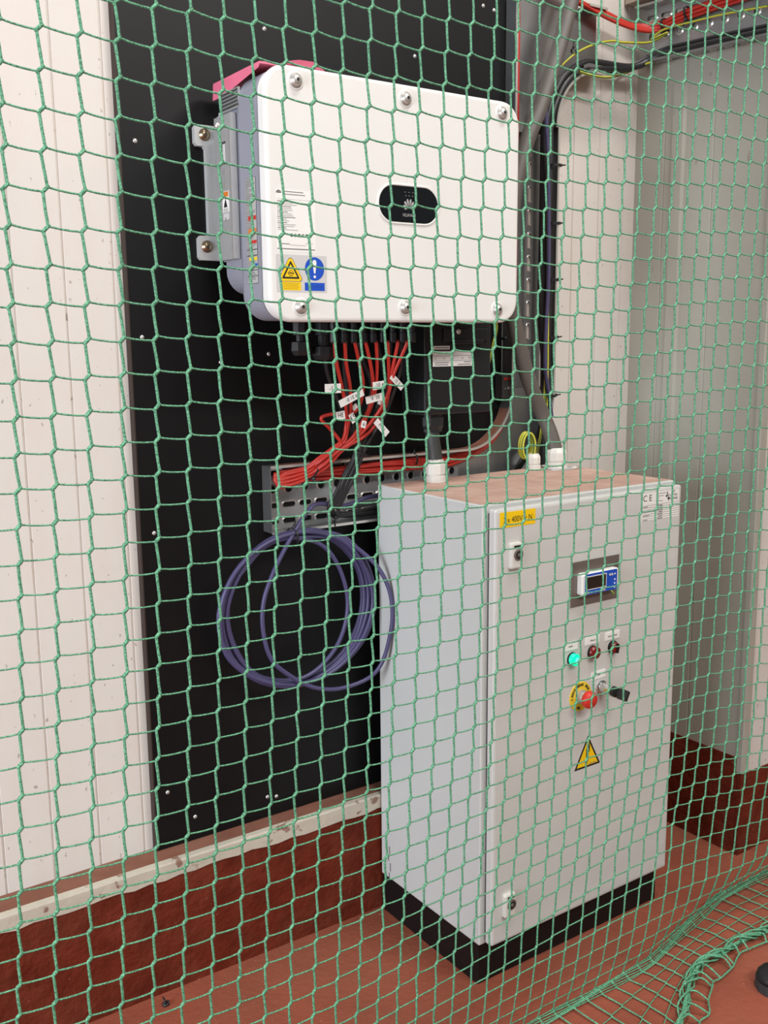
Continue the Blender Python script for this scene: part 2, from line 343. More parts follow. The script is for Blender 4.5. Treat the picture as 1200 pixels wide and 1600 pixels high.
m.add([(BCX, TB-0.0005, BCZ-RO), (BCX+RO, TB-0.0005, BCZ-RO), (BCX+RO, TB-0.0005, BCZ)]+[(BCX+RO*math.cos(t), TB-0.0005, BCZ+RO*math.sin(t)) for t in [-PI/2*k/K for k in range(1, K)]], [tuple(range(K+2))], 'galv')
m.build('bend_plate', tray)
VX0, VX1, VZ0, VZ1 = BCX+RI, BCX+RO, BCZ, 1.96
m = MB(); perforated(m, lambda a, c, d: Vector((VX0+c, -0.0035-d, a)), VZ1-VZ0, VZ0, ['n', 's', 'n', 's', 'n'], 0.062, 0.0200, 0.0062); m.build('perforated_base', tray)
def flange(path, name, mb=None, tick=0.0016, lip=0.006):
    """sheet along path [(x,z)] from base plane to rim plane with a rolled bright rim"""
    mb = MB(); P = [Vector((x, 0, z)) for x, z in path]; R = []
    for i, p in enumerate(P):
        t = (P[min(i+1, len(P)-1)]-P[max(i-1, 0)]).normalized(); nn = Vector((-t.z, 0, t.x)); h = nn*tick/2
        R.append([(p.x-h.x, TB, p.z-h.z), (p.x-h.x, TF+0.002, p.z-h.z), (p.x+h.x, TF+0.002, p.z+h.z), (p.x+h.x, TB, p.z+h.z)])
    mb.loft(R, 'galv')
    R = []
    for i, p in enumerate(P):
        t = (P[min(i+1, len(P)-1)]-P[max(i-1, 0)]).normalized(); nn = Vector((-t.z, 0, t.x)); h = nn*0.003
        R.append([(p.x-h.x, TF+0.002, p.z-h.z), (p.x-h.x, TF-0.001, p.z-h.z), (p.x+h.x, TF-0.001, p.z+h.z), (p.x+h.x, TF+0.002, p.z+h.z)])
    mb.loft(R, 'galvedge'); return mb.build(name, tray)
arc = lambda cx, cz, r, a0, a1, n=16: [(cx+r*math.cos(a0+(a1-a0)*k/n), cz+r*math.sin(a0+(a1-a0)*k/n)) for k in range(n+1)]
flange([(HX0, HZ1), (0.3, HZ1)]+arc(BCX, BCZ, RI, -PI/2, 0)+[(VX0, 1.6), (VX0, 2.7)], 'inner_flange')
flange([(HX0, HZ0), (0.3, HZ0)]+arc(BCX, BCZ, RO, -PI/2, 0)+[(VX1, 1.6)]+[(VX1, 1.975)]+arc(1.045, 1.975, 0.152, PI, PI/2)+[(1.068, 2.127)], 'outer_flange')
m = MB(); m.box(HX0-0.0015, HX0, TF, TB, HZ0, HZ1, 'galv'); m.box(HX0, HX0+0.028, TF-0.0008, TF+0.0008, HZ1-0.007, HZ1+0.001, 'galv'); m.build('end_flap', tray)
m = MB(); oc = arc(1.045, 1.975, 0.152, PI, PI/2, 12)
m.poly([(VX0, TB, 1.96), (VX1, TB, 1.96)]+[(x, TB, z) for x, z in oc]+[(1.068, TB, 2.127), (1.068, TB, 2.29), (1.0, TB, 2.29), (1.0, TB, 2.7), (VX0, TB, 2.7)], 'galv')
m.lathe((1.03, TB, 2.16), (0, -1, 0), [(0.007, 0), (0.007, 0.003), (0.004, 0.006)], 'steel', 10); m.box(0.985, 1.068, TF, TF+0.002, 2.126, 2.146, 'galv'); m.build('tee_plate', tray)
flange([(1.0, 2.288), (1.068, 2.288)], 'upper_flange')
# dust lying on top of the horizontal flange and the bend
m = MB(); R = []
for x, z in [(HX0+0.03, HZ1), (0.3, HZ1)]+arc(BCX, BCZ, RI, -PI/2, -0.35):
    d = Vector((BCX-x, 0, BCZ-z)).normalized() if x > BCX-0.001 else Vector((0, 0, 1)); R.append([(x+d.x*0.0012, TB-0.001, z+d.z*0.0012), (x+d.x*0.0012, TF+0.003, z+d.z*0.0012)])
m.loft(R, 'dustledge', False, closed=False); m.build('dust', tray)

# tray along the recess side wall
rt = thing('cable_tray', (1.25, -0.05, 2.17), 'galvanised tray running towards the viewer high on the recess side wall', 'cable tray')
def rz(y, up): return (2.178+0.145*up)+0.055*(y+0.044)
m = MB()
def Aw(a, c, d): return Vector((XR-0.010-d, -a, rz(-a, c/0.15)))
perforated(m, Aw, 0.52, 0.03, ['s', 'c', 's']); m.build('perforated_base', rt)
for nm, up, ins in (('lower_flange', 0, 0), ('upper_flange', 1, 0)):
    m = MB(); x0, x1 = XR-0.055, XR-0.010; ncell = 11
    for k in range(ncell):
        a0, a1 = 0.03+0.52*k/ncell, 0.03+0.52*(k+1)/ncell
        for j in range(2):
            slot_cell(m, lambda a, c, d, up=up: Vector((x0+c, -a, rz(-a, up)+d*0.5)), None, a0, a1, 0.0225*j, 0.0225*(j+1), 0.013, 0.0035, 'galv')
    m.loft([[(x0-0.001, y, rz(y, up)-0.003), (x0+0.002, y, rz(y, up)-0.003), (x0+0.002, y, rz(y, up)+0.003), (x0-0.001, y, rz(y, up)+0.003)] for y in (-0.03, -0.55)], 'galv')
    m.build(nm, rt)

# ------------------------------------------------------------------ electrical cabinet
X0, CW, CY, CDp, ZP, CH = 0.3025, 0.604, -0.0881, 0.3787, 0.0976, 1.0
X1, YF, ZT = X0+CW, CY-CDp, ZP+CH
cab = thing('electrical_cabinet', (X0+CW/2, (CY+YF)/2, 0), 'light grey metal electrical cabinet on a black plinth, dusty on top', 'cabinet')
m = MB()
R = []
for ins, y in ((0.012, YF-0.002), (0.002, YF-0.002), (0, YF), (0, CY)):
    R.append([(x, y, z) for x, z in rrect(X0, X1, ZP, ZT, 0.003, 2, ins)])
m.loft(R, 'cab'); m.build('body', cab)
m = MB(); m.box(X0+0.003, X1-0.003, YF+0.006, CY-0.002, ZT, ZT+0.0008, 'dusttop'); m.build('dust_layer', cab)
m = MB(); m.box(X0+0.001, X1-0.004, YF+0.002, CY-0.002, 0, ZP, 'plinth', 0.002); m.build('plinth', cab)
DX0, DX1, DZ0, DZ1, DY = X0+0.014, X1-0.002, ZP+0.004, ZT-0.008, -0.494
m = MB(); rr_prism(m, DX0, DX1, DZ0, DZ1, 0.006, [(0.007, DY), (0.0025, DY+0.0012), (0.0, DY+0.005), (0.0, YF-0.008)], 'door', 4)
door = m.build('door', cab)
m = MB(); m.box(DX0+0.002, DX1-0.01, YF-0.009, YF-0.001, DZ0+0.008, DZ1-0.01, 'seal'); m.build('door_seal', cab)
def latch(cx, cz):
    m = MB(); rr_prism(m, cx-0.016, cx+0.016, cz-0.028, cz+0.028, 0.005, [(0.004, DY-0.010), (0.0012, DY-0.009), (0, DY-0.006), (0, DY)], 'gland', 4)
    l = m.build('latch', door)
    k = MB(); k.lathe((cx+0.003, DY-0.0085, cz+0.002), (0, -1, 0), [(0.0125, 0), (0.0125, 0.003), (0.0095, 0.004)], 'taupe', 20); k.lathe((cx+0.003, DY-0.0124, cz+0.002), (0, -1, 0), [(0.0085, 0), (0.0085, 0.0006)], 'ink', 18)
    k.lathe((cx+0.003, DY-0.0128, cz+0.002), (0, -1, 0), [(0.0045, 0), (0.004, 0.001)], 'taupe', 12); k.build('lock_core', l)['label'] = 'dark round lock core'
    k = MB(); k.box(cx-0.009, cx+0.011, DY-0.0112, DY-0.0095, cz+0.018, cz+0.0225, 'ink'); k.build('key_notch', l)
latch(0.369, 0.989); latch(0.356+0.008, 0.192)
# 3 x 400V + N
m = MB(); fit_y(rrect(0.328, 0.428, 1.050, 1.083, 0.002, 3), DY, 'yellow', m); text_y(m, '3 x 400V + N', 0.378, 1.0655, DY-0.0008, 0.0175, 'ink', 0.84); m.build('voltage_label', cab)['label'] = 'yellow label reading 3 x 400V + N'
# type plate
m = MB(); rect_y(m, 0.763, 0.894, 1.016, 1.081, DY, 'white'); ty = DY-0.0008
text_y(m, 'C E', 0.782, 1.068, ty, 0.021, 'ink', 1.0)
for k, w in enumerate((0.034, 0.028, 0.012, 0.024)): rect_y(m, 0.812, 0.812+w, 1.0755-k*0.0058, 1.0768-k*0.0058, DY-0.0005, 'greyink', 0.0002)
fit_y([(0.846, 1.066), (0.853, 1.066), (0.853, 1.078), (0.850, 1.078), (0.850, 1.070), (0.846, 1.070)], DY-0.0004, 'ink', m, 0.0003)
rect_y(m, 0.853, 0.861, 1.060, 1.064, DY-0.0004, 'ink', 0.0003); rect_y(m, 0.855, 0.857, 1.056, 1.072, DY-0.0004, 'ink', 0.0003)
for t, z in (('EM', 1.077), ('ELECTRO', 1.0685), ('TECHNIEK', 1.060)): text_y(m, t, 0.874, z, ty, 0.0085, 'ink', 0.8)
for k in range(7):
    z = 1.051-k*0.0052; rect_y(m, 0.764, 0.893, z, z+0.0008, DY-0.0005, 'greyink', 0.0002)
    if k % 2 == 0: rect_y(m, 0.768, 0.784+0.006*(k % 3), z-0.0034, z-0.0016, DY-0.0005, 'greyink', 0.0002)
    rect_y(m, 0.818+0.003*(k % 2), 0.836, z-0.0036, z-0.0014, DY-0.0005, 'greyink', 0.0002)
m.build('type_plate', cab)['label'] = 'white rating plate with CE mark'
# display
dp = MB(); dp.box(0.537, 0.690, DY-0.003, DY, 0.847, 0.949, 'taupe', 0.001); dpo = dp.build('display_plate', cab)
m = MB(); rr_prism(m, 0.556, 0.674, 0.873, 0.923, 0.006, [(0.003, DY-0.018), (0.0, DY-0.015), (0, DY-0.003)], 'white', 4)
mo = m.build('meter', dpo); mo['label'] = 'blue and white panel meter'
m = MB(); fit_y(rrect(0.564, 0.6665, 0.8745, 0.9215, 0.003, 3), DY-0.018, 'blue', m, 0.0008)
for k in range(4): rect_y(m, 0.568+0.014*k, 0.578+0.014*k, 0.877, 0.8795, DY-0.0188, 'white', 0.0003)
rect_y(m, 0.618, 0.630, 0.8765, 0.883, DY-0.0188, 'lines', 0.0003)
for z in (0.880, 0.889, 0.898, 0.911): fit_y(circ(0.659, z, 0.0022, 8), DY-0.0188, 'white', m, 0.0004)
for x in (0.643, 0.650): fit_y(circ(x, 0.911, 0.0028, 10), DY-0.0188, 'gland', m, 0.001)
m.build('blue_face', mo)
m = MB(); rect_y(m, 0.566, 0.632, 0.885, 0.9165, DY-0.0188, 'white', 0.0003); rect_y(m, 0.568, 0.630, 0.887, 0.9145, DY-0.0190, 'screen', 0.0004); m.build('screen', mo)
m = MB(); m.tube(spline([(0.648, DY-0.016, 0.875), (0.654, DY-0.02, 0.868), (0.659, DY-0.017, 0.862)], 5), 0.0012, 'yellowc', 6); m.tube(spline([(0.648, DY-0.016, 0.875), (0.648, DY-0.02, 0.869), (0.652, DY-0.022, 0.864)], 5), 0.0012, 'greenc', 6); m.build('loose_wire', dpo)
# lamps
def name_tag(cx, cz, n_, w=0.046):
    """white tag with one short unreadable printed word of n_ strokes"""
    m = MB(); m.box(cx-w/2, cx+w/2, DY-0.0018, DY, cz-0.0095, cz+0.0095, 'white', 0.0006); random.seed(n_)
    for k in range(n_): x = cx+(k-(n_-1)/2)*0.0026; h_ = random.uniform(0.0012, 0.0026); rect_y(m, x-0.0009, x+0.0009, cz-0.0018, cz-0.0018+h_*1.5, DY-0.0018, 'greyink', 0.0003)
    m.build('name_tag', cab)
def lamp(cx, cz, lens, glow, label):
    m = MB(); m.lathe((cx, DY, cz), (0, -1, 0), [(0.0152, 0), (0.0152, 0.002), (0.0140, 0.004)], 'plinth', 24); o = m.build('indicator_lamp', cab); o['label'] = label
    m = MB(); m.lathe((cx, DY-0.003, cz), (0, -1, 0), [(0.0138, 0), (0.0138, 0.011), (0.0115, 0.0105), (0.0075, 0.0125)]+([] if glow else [(0.0, 0.013)]), lens, 24, True, cap=True)
    if glow: m.lathe((cx, DY-0.0185, cz), (0, -1, 0), [(0.0075, 0), (0.004, 0.0005), (0.0, 0.0008)], 'glow', 20, True)
    m.build('lens', o)
lamp(0.5475, 0.727, 'lit', True, 'lit green indicator lamp'); lamp(0.612, 0.731, 'redlens', False, 'unlit red indicator lamp')
name_tag(0.541, 0.757, 5); name_tag(0.611, 0.759, 6); name_tag(0.677, 0.758, 12, 0.048); name_tag(0.634, 0.672, 4)
m = MB(); m.lathe((0.679, DY, 0.730), (0, -1, 0), [(0.0155, 0), (0.0155, 0.004), (0.0130, 0.006)], 'plinth', 24); so = m.build('illuminated_switch', cab); so['label'] = 'dark red switch with a black bar'
m = MB(); m.lathe((0.679, DY-0.005, 0.730), (0, -1, 0), [(0.0128, 0), (0.0128, 0.007), (0.010, 0.009), (0.0, 0.0098)], 'redlens', 24, True); m.build('lens', so)
m = MB(); m.box(0.6765, 0.6815, DY-0.019, DY-0.010, 0.719, 0.741, 'plinth', 0.001); m.build('switch_bar', so)
# emergency stop
EX, EZ = 0.577, 0.632
m = MB(); m.lathe((EX, DY, EZ), (0, -1, 0), [(0.0345, 0), (0.0345, 0.0012), (0.0335, 0.0018)], 'eyellow', 40)
random.seed(2)
for a0, n_ in ((0.5, 4), (1.35, 5), (2.35, 5), (3.25, 1), (4.3, 3), (5.2, 4)):      # worn unreadable print around the ring
    for k in range(n_):
        a = a0+k*0.15; c = (EX+0.0275*math.cos(a), EZ+0.0275*math.sin(a)); hw_, hh_ = random.uniform(0.0011, 0.0017), random.uniform(0.0026, 0.0036)
        ct, st_ = math.cos(a-PI/2), math.sin(a-PI/2)
        fit_y([(c[0]+x*ct-z*st_, c[1]+x*st_+z*ct) for x, z in ((-hw_, -hh_), (hw_, -hh_), (hw_, hh_), (-hw_, hh_))], DY-0.0018, 'ink', m, 0.0003)
es = m.build('emergency_stop', cab); es['label'] = 'red mushroom stop button on a yellow ring'
m = MB(); m.lathe((EX, DY-0.0018, EZ), (0, -1, 0), [(0.0165, 0), (0.0165, 0.008), (0.0135, 0.009), (0.012, 0.022)], 'steel', 24); m.build('collar', es)
m = MB(); m.lathe((EX, DY-0.019, EZ), (0, -1, 0), [(0.014, 0), (0.0195, 0.004), (0.0205, 0.010), (0.0195, 0.016), (0.015, 0.020), (0.0, 0.0215)], 'estop', 28, True); m.build('stop_button', es)
# key switch
KX, KZ = 0.645, 0.640
m = MB(); m.lathe((KX, DY, KZ), (0, -1, 0), [(0.0160, 0), (0.0160, 0.003), (0.0125, 0.004), (0.0125, 0.036), (0.0115, 0.038)], 'chrome', 24); ks = m.build('key_switch', cab)
m = MB(); m.lathe((KX, DY-0.037, KZ), (0, -1, 0), [(0.0122, 0), (0.0122, 0.010), (0.006, 0.012)], 'blackp', 20); m.build('switch_cap', ks)
m = MB(); U_ = Vector((0.44, 0, 0.90)); V_ = Vector((-0.90, 0, 0.44))
m.loft([[Vector((KX, DY-0.047-0.034*t, KZ))+U_*(a*(0.004 if t < 0.2 else 0.0125 if t < 0.9 else 0.011))+V_*(b*0.0030) for a, b in ((-1, -1), (1, -1), (1, 1), (-1, 1))] for t in (0, 0.19, 0.24, 0.88, 1.0)], 'blackp'); m.build('key', ks)['label'] = 'black key left in the switch'
# warning triangle
def tri(cx, z0, w, h, ins):
    a = [(cx-w/2, z0), (cx+w/2, z0), (cx, z0+h)]; g = (cx, z0+h/3); return [(g[0]+(p[0]-g[0])*(1-ins), g[1]+(p[1]-g[1])*(1-ins)) for p in a]
def triangle_sign(mb, cx, z0, w, h, y, mk='yellow'):
    fit_y(tri(cx, z0, w, h, 0), y, 'ink', mb, 0.0004); fit_y(tri(cx, z0, w, h, 0.19), y-0.0004, mk, mb, 0.0003)
m = MB(); triangle_sign(m, 0.6065, 0.4525, 0.085, 0.078, DY)
bolt = [(0.6110, 0.512), (0.6110, 0.4905), (0.6045, 0.4930), (0.6045, 0.4700), (0.6075, 0.4710), (0.6020, 0.4620), (0.5985, 0.4735), (0.6015, 0.4715), (0.6015, 0.4985), (0.6080, 0.4955)]
for a_, b_ in zip(bolt, bolt[1:]+bolt[:1]): m.tube([(a_[0], DY-0.0009, a_[1]), (b_[0], DY-0.0009, b_[1])], 0.0010, 'ink', 5)
rect_y(m, 0.610, 0.634, 0.4595, 0.461, DY-0.0007, 'greyink', 0.0002); m.build('warning_triangle', cab)['label'] = 'yellow high voltage warning triangle'
# scratch on the left side
m = MB()
for k, (dy, dz, l) in enumerate(((0, 0, 0.02), (0.004, -0.022, 0.018), (-0.003, -0.045, 0.022), (0.002, -0.07, 0.016))): m.box(X0-0.0004, X0, CY-0.036+dy, CY-0.032+dy, 0.175+dz-l/2, 0.175+dz+l/2, 'greyink')
m.build('paint_scratch', cab)
# glands in the top
def gland_on(cx, cy, z, r, h, mk, parent, nm='cable_gland', flip=1):
    m = MB(); a = (0, 0, flip); m.lathe((cx, cy, z), a, [(r*1.06, 0), (r*1.06, h*0.25), (r*0.9, h*0.27), (r*0.9, h*0.36)], mk, 6 if False else 28)
    m.lathe((cx, cy, z+flip*h*0.36), a, [(r*1.02, 0), (r*1.02, h*0.4), (r*0.92, h*0.52), (r*0.72, h*0.64)], mk, 10); return m.build(nm, parent)
gland_on(0.4395, -0.134, ZT+0.001, 0.0245, 0.055, 'gland', cab); gland_on(0.787, -0.106, ZT+0.001, 0.0185, 0.040, 'gland', cab); gland_on(0.834, -0.143, ZT+0.005, 0.027, 0.052, 'gland', cab)
m = MB(); m.lathe((0.838, -0.148, ZT+0.001), (0, 0, 1), [(0.040, 0), (0.040, 0.003), (0.03, 0.004)], 'alu', 28)
m.tube([(0.872+0.016*math.cos(2*PI*k/20), -0.172+0.012*math.sin(2*PI*k/20), ZT+0.004) for k in range(21)], 0.0025, 'steel', 6, False); m.build('ring_washer', cab)

# ------------------------------------------------------------------ inverter
IX0, IX1, IZ0, IZ1, IY = -0.089, 0.5555, 1.473, 1.948, -0.290
inv = thing('solar_inverter', ((IX0+IX1)/2, PY, IZ0), 'white wall mounted solar inverter with a dark oval display', 'inverter')
m = MB(); rr_prism(m, IX0+0.006, IX1, IZ0, IZ1, 0.05, [(0.008, IY), (0.0045, IY+0.0007), (0.0015, IY+0.003), (0.0, IY+0.007), (0.0, IY+0.012), (0.004, IY+0.016), (0.003, IY+0.022), (0.003, IY+0.032)], 'invwhite', 12)
cov = m.build('front_cover', inv)
m = MB(); rr_prism(m, IX0+0.004, IX1-0.004, IZ0+0.004, IZ1-0.004, 0.05, [(0.0, IY+0.0325), (0.0, -0.188), (0.004, -0.176), (0.014, -0.166)], 'invgrey', 12); m.build('casing', inv)
m = MB(); rr_prism(m, IX0+0.010, IX1-0.010, IZ0+0.060, IZ1-0.022, 0.045, [(0.0, -0.170), (0.0, -0.100), (0.012, -0.088)], 'invgrey', 8); m.build('rear_housing', inv)
# perforated grille on the left flank, near the top
m = MB(); gx = IX0+0.004
m.box(gx, gx+0.004, -0.190, -0.108, 1.885, 1.922, 'alu')
for i in range(13):
    for j in range(5):
        y, z = -0.186+i*0.0060, 1.888+j*0.0068; m.box(gx-0.0006, gx, y, y+0.0038, z, z+0.0048, 'slot')
m.build('vent_grille', inv)
sp = MB(); sx = IX0-0.004; sp.box(sx, IX0+0.008, -0.168, -0.094, 1.600, 1.878, 'alu'); sp.box(sx-0.003, sx, -0.168, -0.163, 1.602, 1.845, 'galvedge'); spo = sp.build('side_plate', inv)
h = MB(); h.box(sx-0.0006, sx, -0.143, -0.128, 1.785, 1.828, 'seal'); h.box(sx-0.0010, sx-0.0005, -0.143, -0.131, 1.786, 1.823, 'stickergrey'); h.build('plate_slot', spo)
for z in (1.770, 1.744, 1.680, 1.655): h = MB(); h.lathe((sx, -0.134, z), (-1, 0, 0), [(0.0042, 0), (0.0042, 0.0008), (0.002, 0.001)], 'steel', 10); h.build('rivet', spo)
h = MB(); h.lathe((sx, -0.110, 1.862), (-1, 0, 0), [(0.007, 0), (0.006, 0.004), (0.003, 0.006)], 'steel', 12); h.build('screw', spo)
s = MB(); s.box(sx-0.0009, sx, -0.150, -0.122, 1.692, 1.733, 'white'); s.box(sx-0.0013, sx-0.0008, -0.149, -0.123, 1.722, 1.732, 'orange')
s.loft([[(sx-0.0009, -0.144, 1.702), (sx-0.0009, -0.128, 1.702), (sx-0.0009, -0.136, 1.719)], [(sx-0.0013, -0.144, 1.702), (sx-0.0013, -0.128, 1.702), (sx-0.0013, -0.136, 1.719)]], 'ink')
for k in range(4): s.box(sx-0.0012, sx-0.0008, -0.147, -0.125, 1.693+k*0.002, 1.6938+k*0.002, 'greyink')
s.box(sx-0.0009, sx, -0.149, -0.124, 1.678, 1.690, 'stickergrey'); s.build('caution_sticker', spo)
# long sticker on the casing's left flank
s = MB(); lx = IX0+0.004; y0, y1 = -0.250, -0.208
s.box(lx-0.0006, lx, y0-0.0006, y1+0.0006, 1.548, 1.7466, 'ink'); s.box(lx-0.0009, lx-0.0005, y0, y1, 1.5488, 1.746, 'lines')
random.seed(5); z = 1.744
while z > 1.552:
    w = random.uniform(0.3, 1.0); hh = random.choice((0.0012, 0.0016, 0.002)); s.box(lx-0.0012, lx-0.0008, y1-0.001-(y1-y0-0.002)*w, y1-0.001, z-hh, z, 'greyink'); z -= hh+0.0016
for z0_, z1_, k in ((1.668, 1.676, 'red'), (1.641, 1.652, 'orange'), (1.624, 1.630, 'red'), (1.592, 1.598, 'eyellow'), (1.580, 1.586, 'blue')): s.box(lx-0.0014, lx-0.0009, y0+0.001, y1-0.009 if k != 'blue' else y0+0.02, z0_, z1_, k)
for z_ in (1.612, 1.601, 1.573, 1.562): s.box(lx-0.0014, lx-0.0009, y0, y1, z_, z_+0.0012, 'ink')
s.build('rating_sticker', inv)['label'] = 'long grey sticker with rows of small print'
# wall bracket with two screwed ears
m = MB(); by = -0.032
ear = [(-0.103, 1.878), (-0.048, 1.878), (-0.048, 1.606), (-0.103, 1.606), (-0.108, 1.612), (-0.108, 1.650), (-0.103, 1.656), (-0.088, 1.656), (-0.084, 1.662), (-0.084, 1.830), (-0.088, 1.836), (-0.103, 1.836), (-0.108, 1.842), (-0.108, 1.872)]
m.loft([[(x, by, z) for x, z in ear], [(x, by+0.012, z) for x, z in ear]], 'bracket'); m.box(-0.052, -0.046, -0.110, by, 1.604, 1.905, 'bracket'); m.box(-0.05, IX1-0.05, -0.10, PY-0.0005, 1.62, 1.90, 'bracket')
bk = m.build('wall_bracket', inv)
for (x, z) in ((-0.086, 1.859), (-0.090, 1.634)):
    s = MB(); s.lathe((x, by, z), (0, -1, 0), [(0.0125, 0), (0.0125, 0.002), (0.0095, 0.003), (0.009, 0.006), (0.005, 0.008), (0.0, 0.0083)], 'bronze', 20, True); s.lathe((x, by-0.0083, z), (0, -1, 0), [(0.003, 0), (0.0028, 0.0004)], 'seal', 6); s.build('screw', bk)
for (z0_, z1_) in ((1.787, 1.803), (1.655, 1.668)):
    s = MB(); s.box(-0.0535, -0.0515, -0.08, -0.055, z0_, z1_, 'slot'); s.build('bracket_slot', bk)
# cover bolts
for (x, z) in ((-0.015, 1.921), (0.242, 1.920), (0.502, 1.922), (-0.015, 1.502), (0.238, 1.504), (0.494, 1.502)):
    s = MB(); s.lathe((x, IY+0.0005, z), (0, -1, 0), [(0.0185, 0), (0.0180, 0.0012), (0.0155, 0.0014)], 'invwhite', 28, True); s.lathe((x, IY-0.001, z), (0, -1, 0), [(0.0135, 0), (0.0135, 0.0015), (0.0105, 0.002), (0.0102, 0.005), (0.0075, 0.0085), (0.004, 0.0095)], 'steel', 24, True); s.lathe((x, IY-0.0105, z), (0, -1, 0), [(0.0038, 0), (0.0036, 0.0003)], 'ink', 6); s.build('cover_bolt', inv)
# oval display
dx, dz, hw, hh = 0.249, 1.7125, 0.076, 0.0365
m = MB(); R = []
stad = lambda ins: [(dx+sg*(hw-hh)+(hh-ins)*math.cos(t), dz+(hh-ins)*math.sin(t)) for sg, a0 in ((1, -PI/2), (-1, PI/2)) for t in [a0+PI*k/16 for k in range(17)]]
m.loft([[(x, y, z) for x, z in stad(i)] for i, y in ((-0.0045, IY), (-0.0035, IY-0.0018), (-0.001, IY-0.0022), (0.0005, IY-0.0006), (0.001, IY-0.0002))], 'invwhite', False); m.build('display_rim', cov)
m = MB(); fit_y(stad(0.0), IY-0.0002, 'blackgloss', m, 0.0006); wy = IY-0.0010
for k in range(8):
    a = math.radians(180+14-(k+0.5)*26.0); c, sn = math.cos(a), math.sin(a); L0, wd = 0.0042, (0.0030, 0.0042, 0.0048, 0.0046)[min(k, 7-k)]; L1 = (0.0120, 0.0155, 0.0185, 0.0200)[min(k, 7-k)]
    pts = []
    for (l, w) in ((0, 0), (0.3, 0.45), (0.65, 1), (0.88, 0.9), (1, 0.35), (1, -0.35), (0.88, -0.9), (0.65, -1), (0.3, -0.45)):
        r_ = L0+(L1-L0)*l; pts.append((dx+r_*c-wd*0.5*w*sn, dz-0.0085+r_*sn+wd*0.5*w*c))
    fit_y(pts, wy+0.0002, 'lines', m, 0.0003)
text_y(m, 'HUAWEI', dx, dz-0.0215, wy-0.0002, 0.0095, 'lines', 0.9)
for k, (x, z) in enumerate(((-0.010, 0.024), (0, 0.024), (0.010, 0.024), (-0.008, 0.017), (0, 0.017), (0.009, 0.017))): rect_y(m, dx+x-0.0018, dx+x+0.0018, dz+z, dz+z+0.0012, wy+0.0002, 'greyink', 0.0002)
m.build('display', cov)['label'] = 'black oval display with a petal emblem'
# rating print
m = MB(); rect_y(m, -0.064, 0.022, 1.606, 1.722, IY, 'white', 0.0002); ry = IY-0.0002
for k in range(5):
    a = math.radians(20+35*k); fit_y([(-0.058, 1.714), (-0.058+0.006*math.cos(a-0.2), 1.714+0.006*math.sin(a-0.2)), (-0.058+0.006*math.cos(a+0.2), 1.714+0.006*math.sin(a+0.2))], ry, 'ink', m, 0.0002)
rect_y(m, -0.048, -0.004, 1.717, 1.7185, ry, 'greyink', 0.0002); rect_y(m, -0.046, 0.0, 1.712, 1.7135, ry, 'greyink', 0.0002); rect_y(m, -0.062, 0.018, 1.7035, 1.704, ry, 'lines', 0.0002)
random.seed(11)
for k in range(17):
    z = 1.699-k*0.0033; w = random.uniform(0.018, 0.045); rect_y(m, -0.062, -0.062+w, z, z+0.0014, ry, 'lines' if k % 3 else 'greyink', 0.0002)
for k in range(6): fit_y(circ(-0.032+k*0.0085, 1.6375, 0.0032, 10), ry, 'greyink' if k % 2 else 'ink', m, 0.0002)
rect_y(m, -0.064, 0.020, 1.6105, 1.6125, ry, 'greyink', 0.0002); rect_y(m, -0.058, -0.036, 1.620, 1.6215, ry, 'greyink', 0.0002); rect_y(m, -0.036, 0.0, 1.6185, 1.6195, ry, 'lines', 0.0002)
rect_y(m, -0.002, 0.016, 1.6225, 1.6235, ry, 'lines', 0.0002); m.build('rating_print', cov)
# warning sticker
m = MB(); fit_y(rrect(-0.068, 0.046, 1.530, 1.601, 0.002, 3), IY, 'stickergrey', m, 0.0003); wy = IY-0.0003
def rtri(cx, cz, R_, mk, y, r=0.25):
    pts = []
    for k in range(3):
        a = PI/2+2*PI*k/3; c = (cx+R_*(1-r)*math.cos(a), cz+R_*(1-r)*math.sin(a))
        for j in range(-3, 4): t = a+j*PI/9; pts.append((c[0]+R_*r*math.cos(t), c[1]+R_*r*math.sin(t)))
    fit_y(pts, y, mk, m, 0.0002)
cx, cz = -0.036, 1.567
rtri(cx, cz, 0.0280, 'ink', wy, 0.2); rtri(cx, cz, 0.0268, 'yellow', wy-0.0002, 0.2); rtri(cx, cz, 0.0215, 'ink', wy-0.0004, 0.08); rtri(cx, cz, 0.0155, 'yellow', wy-0.0006, 0.04)
fit_y(circ(cx, cz-0.001, 0.0055, 16), wy-0.0008, 'ink', m, 0.0002); fit_y(circ(cx, cz-0.001, 0.0042, 16), wy-0.0010, 'yellow', m, 0.0001); fit_y(circ(cx, cz-0.001, 0.0018, 10), wy-0.0011, 'ink', m, 0.0001)
rect_y(m, cx-0.0075, cx+0.0075, cz-0.0016, cz-0.0004, wy-0.0011, 'ink', 0.0001)
fit_y(circ(0.018, 1.5755, 0.0220, 32, 0.0225), wy, 'blue', m, 0.0002)
fit_y([(0.0165, 1.567), (0.0195, 1.567), (0.0225, 1.588), (0.0205, 1.5925), (0.0155, 1.5925), (0.0135, 1.588)], wy-0.0002, 'white', m, 0.0002); fit_y(circ(0.018, 1.5605, 0.0028, 14), wy-0.0002, 'white', m, 0.0002)
rect_y(m, cx-0.0225, cx+0.0225, 1.5335, 1.5495, wy, 'yellow', 0.0002); rect_y(m, -0.005, 0.0405, 1.5335, 1.549, wy, 'blue', 0.0002)
for k in range(4): rect_y(m, cx-0.018+0.002*(k % 2), cx+0.018-0.002*(k % 2), 1.5465-k*0.0034, 1.5471-k*0.0034, wy-0.0002, 'ink', 0.0001)
